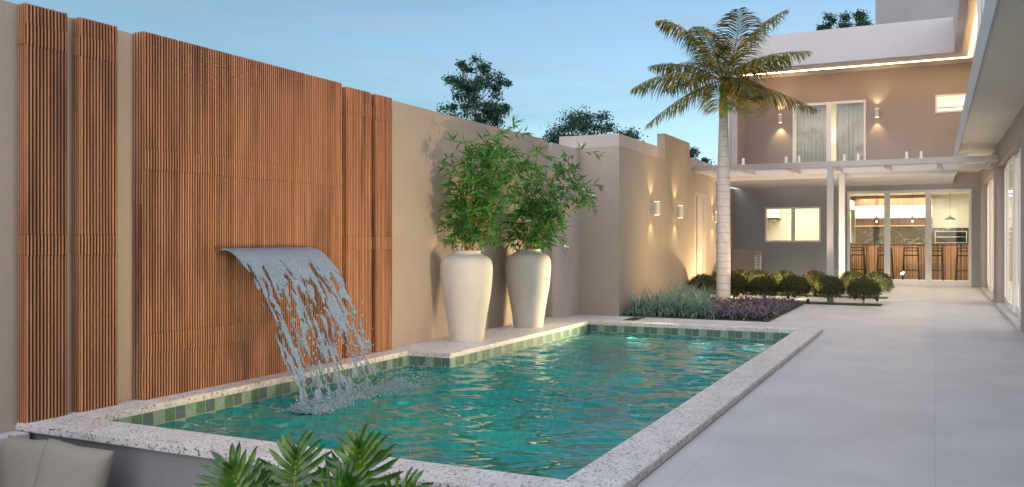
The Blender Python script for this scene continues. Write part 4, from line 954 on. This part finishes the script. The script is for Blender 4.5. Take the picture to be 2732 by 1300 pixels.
def philodendron():
    e = empty('philodendron', (-2.36, 2.95, -.92)); tag(e, 'glossy green plant with deeply lobed leaves in front of the pool rim', 'plant')
    r = random.Random(12); C0 = Vector((-2.36, 2.95, -.92)); SC = .82
    def leaf(tip_base, dirv, nrm, L, seed):
        rr_ = random.Random(seed); mb = MB(); dirv = dirv.normalized(); nrm = (nrm-dirv*nrm.dot(dirv)).normalized(); sd_ = dirv.cross(nrm)
        def rib(t): return tip_base+dirv*L*t-nrm*L*.22*t*t
        n0 = 12; mw = .016
        for i in range(n0):
            t0, t1 = i/n0, (i+1)/n0; p, q = rib(t0), rib(t1)
            w0 = mw*(1-t0*.5)+.012*math.sin(PI*t0); w1 = mw*(1-t1*.5)+.012*math.sin(PI*t1)
            mb.quad(p-sd_*w0, q-sd_*w1, q-nrm*.002, p-nrm*.002); mb.quad(p-nrm*.002, q-nrm*.002, q+sd_*w1, p+sd_*w0)
        m_ = 10
        for s_ in (-1, 1):
            for k in range(m_):
                t = .03+.90*k/(m_-1); base = rib(t); ang = R(118)-R(100)*t+rr_.uniform(-.07, .07)
                Lk = L*(.68-.26*t)*(.72+.55*math.sin(PI*(t*.75+.18)))*rr_.uniform(.9, 1.1)
                dv = (dirv*math.cos(ang)+sd_*s_*math.sin(ang)); wv = nrm.cross(dv).normalized(); seg = 6; pts = []
                bend = rr_.uniform(.05, .30)
                for j in range(seg+1):
                    q = j/seg; ww = .0118*(.65+.75*math.sin(PI*min(1, q*.85+.12)))*(1 if q < .99 else .12)*(L/.3)
                    c_ = base+dv*Lk*q+nrm*(.02*math.sin(PI*q)-bend*Lk*q*q)+dirv*Lk*.16*q*q
                    wob = nrm*.004*math.sin(q*11+k)
                    pts.append((c_-wv*ww+wob, c_-nrm*.0045, c_+wv*ww-wob))
                for j in range(seg):
                    a, b = pts[j], pts[j+1]; mb.quad(a[0], b[0], b[1], a[1]); mb.quad(a[1], b[1], b[2], a[2])
        # tip lobe
        o = mb.build('leaf', M['phil']); reparent(o, e)
        bm = bmesh.new(); bm.from_mesh(o.data); bmesh.ops.remove_doubles(bm, verts=bm.verts, dist=.0008); bm.to_mesh(o.data); bm.free()
        o.data.polygons.foreach_set('use_smooth', [True]*len(o.data.polygons))
        pm = MB().tube([rib(t)+nrm*.001 for t in np.linspace(0, .97, 8)], [.0035*(1-.8*t) for t in np.linspace(0, 1, 8)], 5).build('midrib', M['philstem'], o); pm.matrix_parent_inverse = o.matrix_parent_inverse.copy()
        pm.matrix_parent_inverse = Matrix.Identity(4)
    def setl(x, fw_, z, dr, dfw, dz, L, sd2, nr=(0, -.35, 1)):
        L *= SC; p = C0+RT*(x*1.0)+FW*fw_+UP*(z-.155); d = RT*dr+FW*dfw+UP*dz; n = RT*nr[0]+FW*nr[1]+UP*nr[2]
        leaf(p, d, n, L, sd2)
        st = MB().tube([C0+Vector((r.uniform(-.05, .05), r.uniform(-.05, .05), .05)), C0.lerp(p, .55)+UP*.12, p], [.009, .007, .0045], 6).build('leaf_stalk', M['philstem']); reparent(st, e)
    L_ = [(-.27, 0, 1.14, -.35, .15, .75, .30), (-.36, -.05, 1.04, -1, .1, .10, .30), (-.10, .05, 1.17, -.05, .25, .9, .30), (.03, -.02, 1.10, .35, .1, .85, .28), (.20, .02, 1.20, -.1, .2, .9, .30), (.20, -.04, 1.13, .8, .0, .3, .28),
          (-.16, -.12, 1.06, -.8, -.3, .35, .28), (.08, -.15, 1.05, .8, -.2, .25, .30), (-.02, -.12, 1.06, .1, -.3, .55, .27), (-.30, -.16, .98, -.7, -.6, .0, .27), (.24, -.14, 1.0, .7, -.5, .1, .26), (-.40, .05, .98, -.6, .4, .3, .25), (.0, .14, 1.08, .3, .7, .5, .27), (-.2, .16, 1.05, -.4, .7, .5, .26),
          (.16, -.22, .96, .4, -.8, .1, .28), (-.12, -.24, .95, -.4, -.8, .1, .28), (-.45, -.08, .93, -.9, -.3, -.05, .24), (-.22, .08, 1.12, -.6, .3, .6, .3), (.10, .06, 1.17, .25, .2, .8, .3), (-.05, -.2, 1.0, -.2, -.5, .5, .27), (.26, -.2, 1.02, .5, -.5, .3, .27), (-.24, -.22, 1.0, -.5, -.5, .3, .27), (.26, .0, 1.1, .5, .1, .6, .27), (.12, -.1, 1.12, .2, -.2, .8, .27)]
    for k in range(12):
        a_ = k*2.4; L_.append((-.05+.30*math.cos(a_)*(.5+.04*k), .16*math.sin(a_), .90+.012*k, .8*math.cos(a_), .5*math.sin(a_)-.2, .35, .29))
    for i, a in enumerate(L_): setl(*a, i, nr=(-.15*a[3], -.75, .8))
philodendron()

# ================================================================ WARM GROUND LIGHTS (their pools of light show on vases, wall, post, trunk), plus two added balcony fills
WARM = (1, .70, .34)
def spike(loc, tgt, power, label, size=R(95), soft=.05, blend=.8):
    e = empty('spike_light', loc); tag(e, label, 'spot light', 'small black garden spot lights')
    d = (Vector(tgt)-Vector(loc)).normalized(); p = Vector(loc)+Vector((0, 0, .06))
    reparent(MB().tube([Vector(loc), p], .008, 6).build('spike', M['black']), e)
    reparent(MB().tube([p-d*.03, p+d*.03], .028, 12).build('housing', M['black']), e)
    lamp('SPOT', p+d*.035, power, WARM, target=tgt, spot_size=size, spot_blend=blend, shadow_soft_size=soft, name='spike_light_beam')
spike((-3.75, 19.0, .02), (-4.66, 18.35, .95), 95, 'small garden light between the shrub rows aimed at the narrow door', size=R(125), blend=.5)
spike((-2.98, 16.95, .02), (-3.60, 16.80, 1.7), 48, 'small garden light right of the palm aimed at its trunk', size=R(70))
spike((-1.5, 19.3, .0), (-1.84, 20.2, 1.2), 40, 'small garden light between the shrub rows aimed at the farther post', size=R(120))
spike((-2.75, 18.75, .0), (-2.8, 20.24, .55), 85, 'small garden light between the shrub rows below the left window', size=R(140))
spike((-3.8, 18.75, .0), (-4.0, 20.24, .55), 75, 'small garden light between the shrub rows near the outbuilding', size=R(140))
lamp('SPOT', (-3.35, 12.2, .20), 270, (1, .76, .42), target=(-5.1, 10.2, .62), spot_size=R(92), spot_blend=.9, shadow_soft_size=.5, name='vase_light')
lamp('SPOT', (-1.68, 8.0, .08), 175, (1, .74, .42), target=(-5.4, 7.9, 1.65), spot_size=R(84), spot_blend=1.0, shadow_soft_size=.06, name='wall_wash_light')
lamp('SPOT', (-1.68, 5.0, .08), 260, WARM, target=(-5.31, 6.0, 1.1), spot_size=R(84), spot_blend=1.0, shadow_soft_size=.45, name='panel_light')
lamp('SPOT', (-2.1, 14.6, .55), 92, WARM, target=(-4.66, 16.0, 1.25), spot_size=R(95), spot_blend=1.0, shadow_soft_size=.3, name='side_wall_light')
spike((-2.2, 17.5, .02), (-1.9, 18.4, 1.5), 48, 'small garden light at the end of the purple plants aimed at the nearer post', size=R(60), blend=1)
spike((-1.05, 18.9, .0), (-.6, 22.6, 2.7), 130, 'added fill spot at the right end between the shrub rows aimed up under the balcony', size=R(110), blend=1)  # added as fill to brighten the dim area under the balcony slab
spike((-3.25, 18.9, .0), (-3.3, 22.6, 2.7), 120, 'added fill spot between the shrub rows aimed up under the balcony above the left window', size=R(110), blend=1)  # second added fill, for the left half under the slab
for o_ in bpy.data.objects:
    if o_.type == 'LIGHT' and o_.data.energy in (130.0, 120.0) and o_.name.startswith('spike'): o_.data.color = (1, .87, .74)
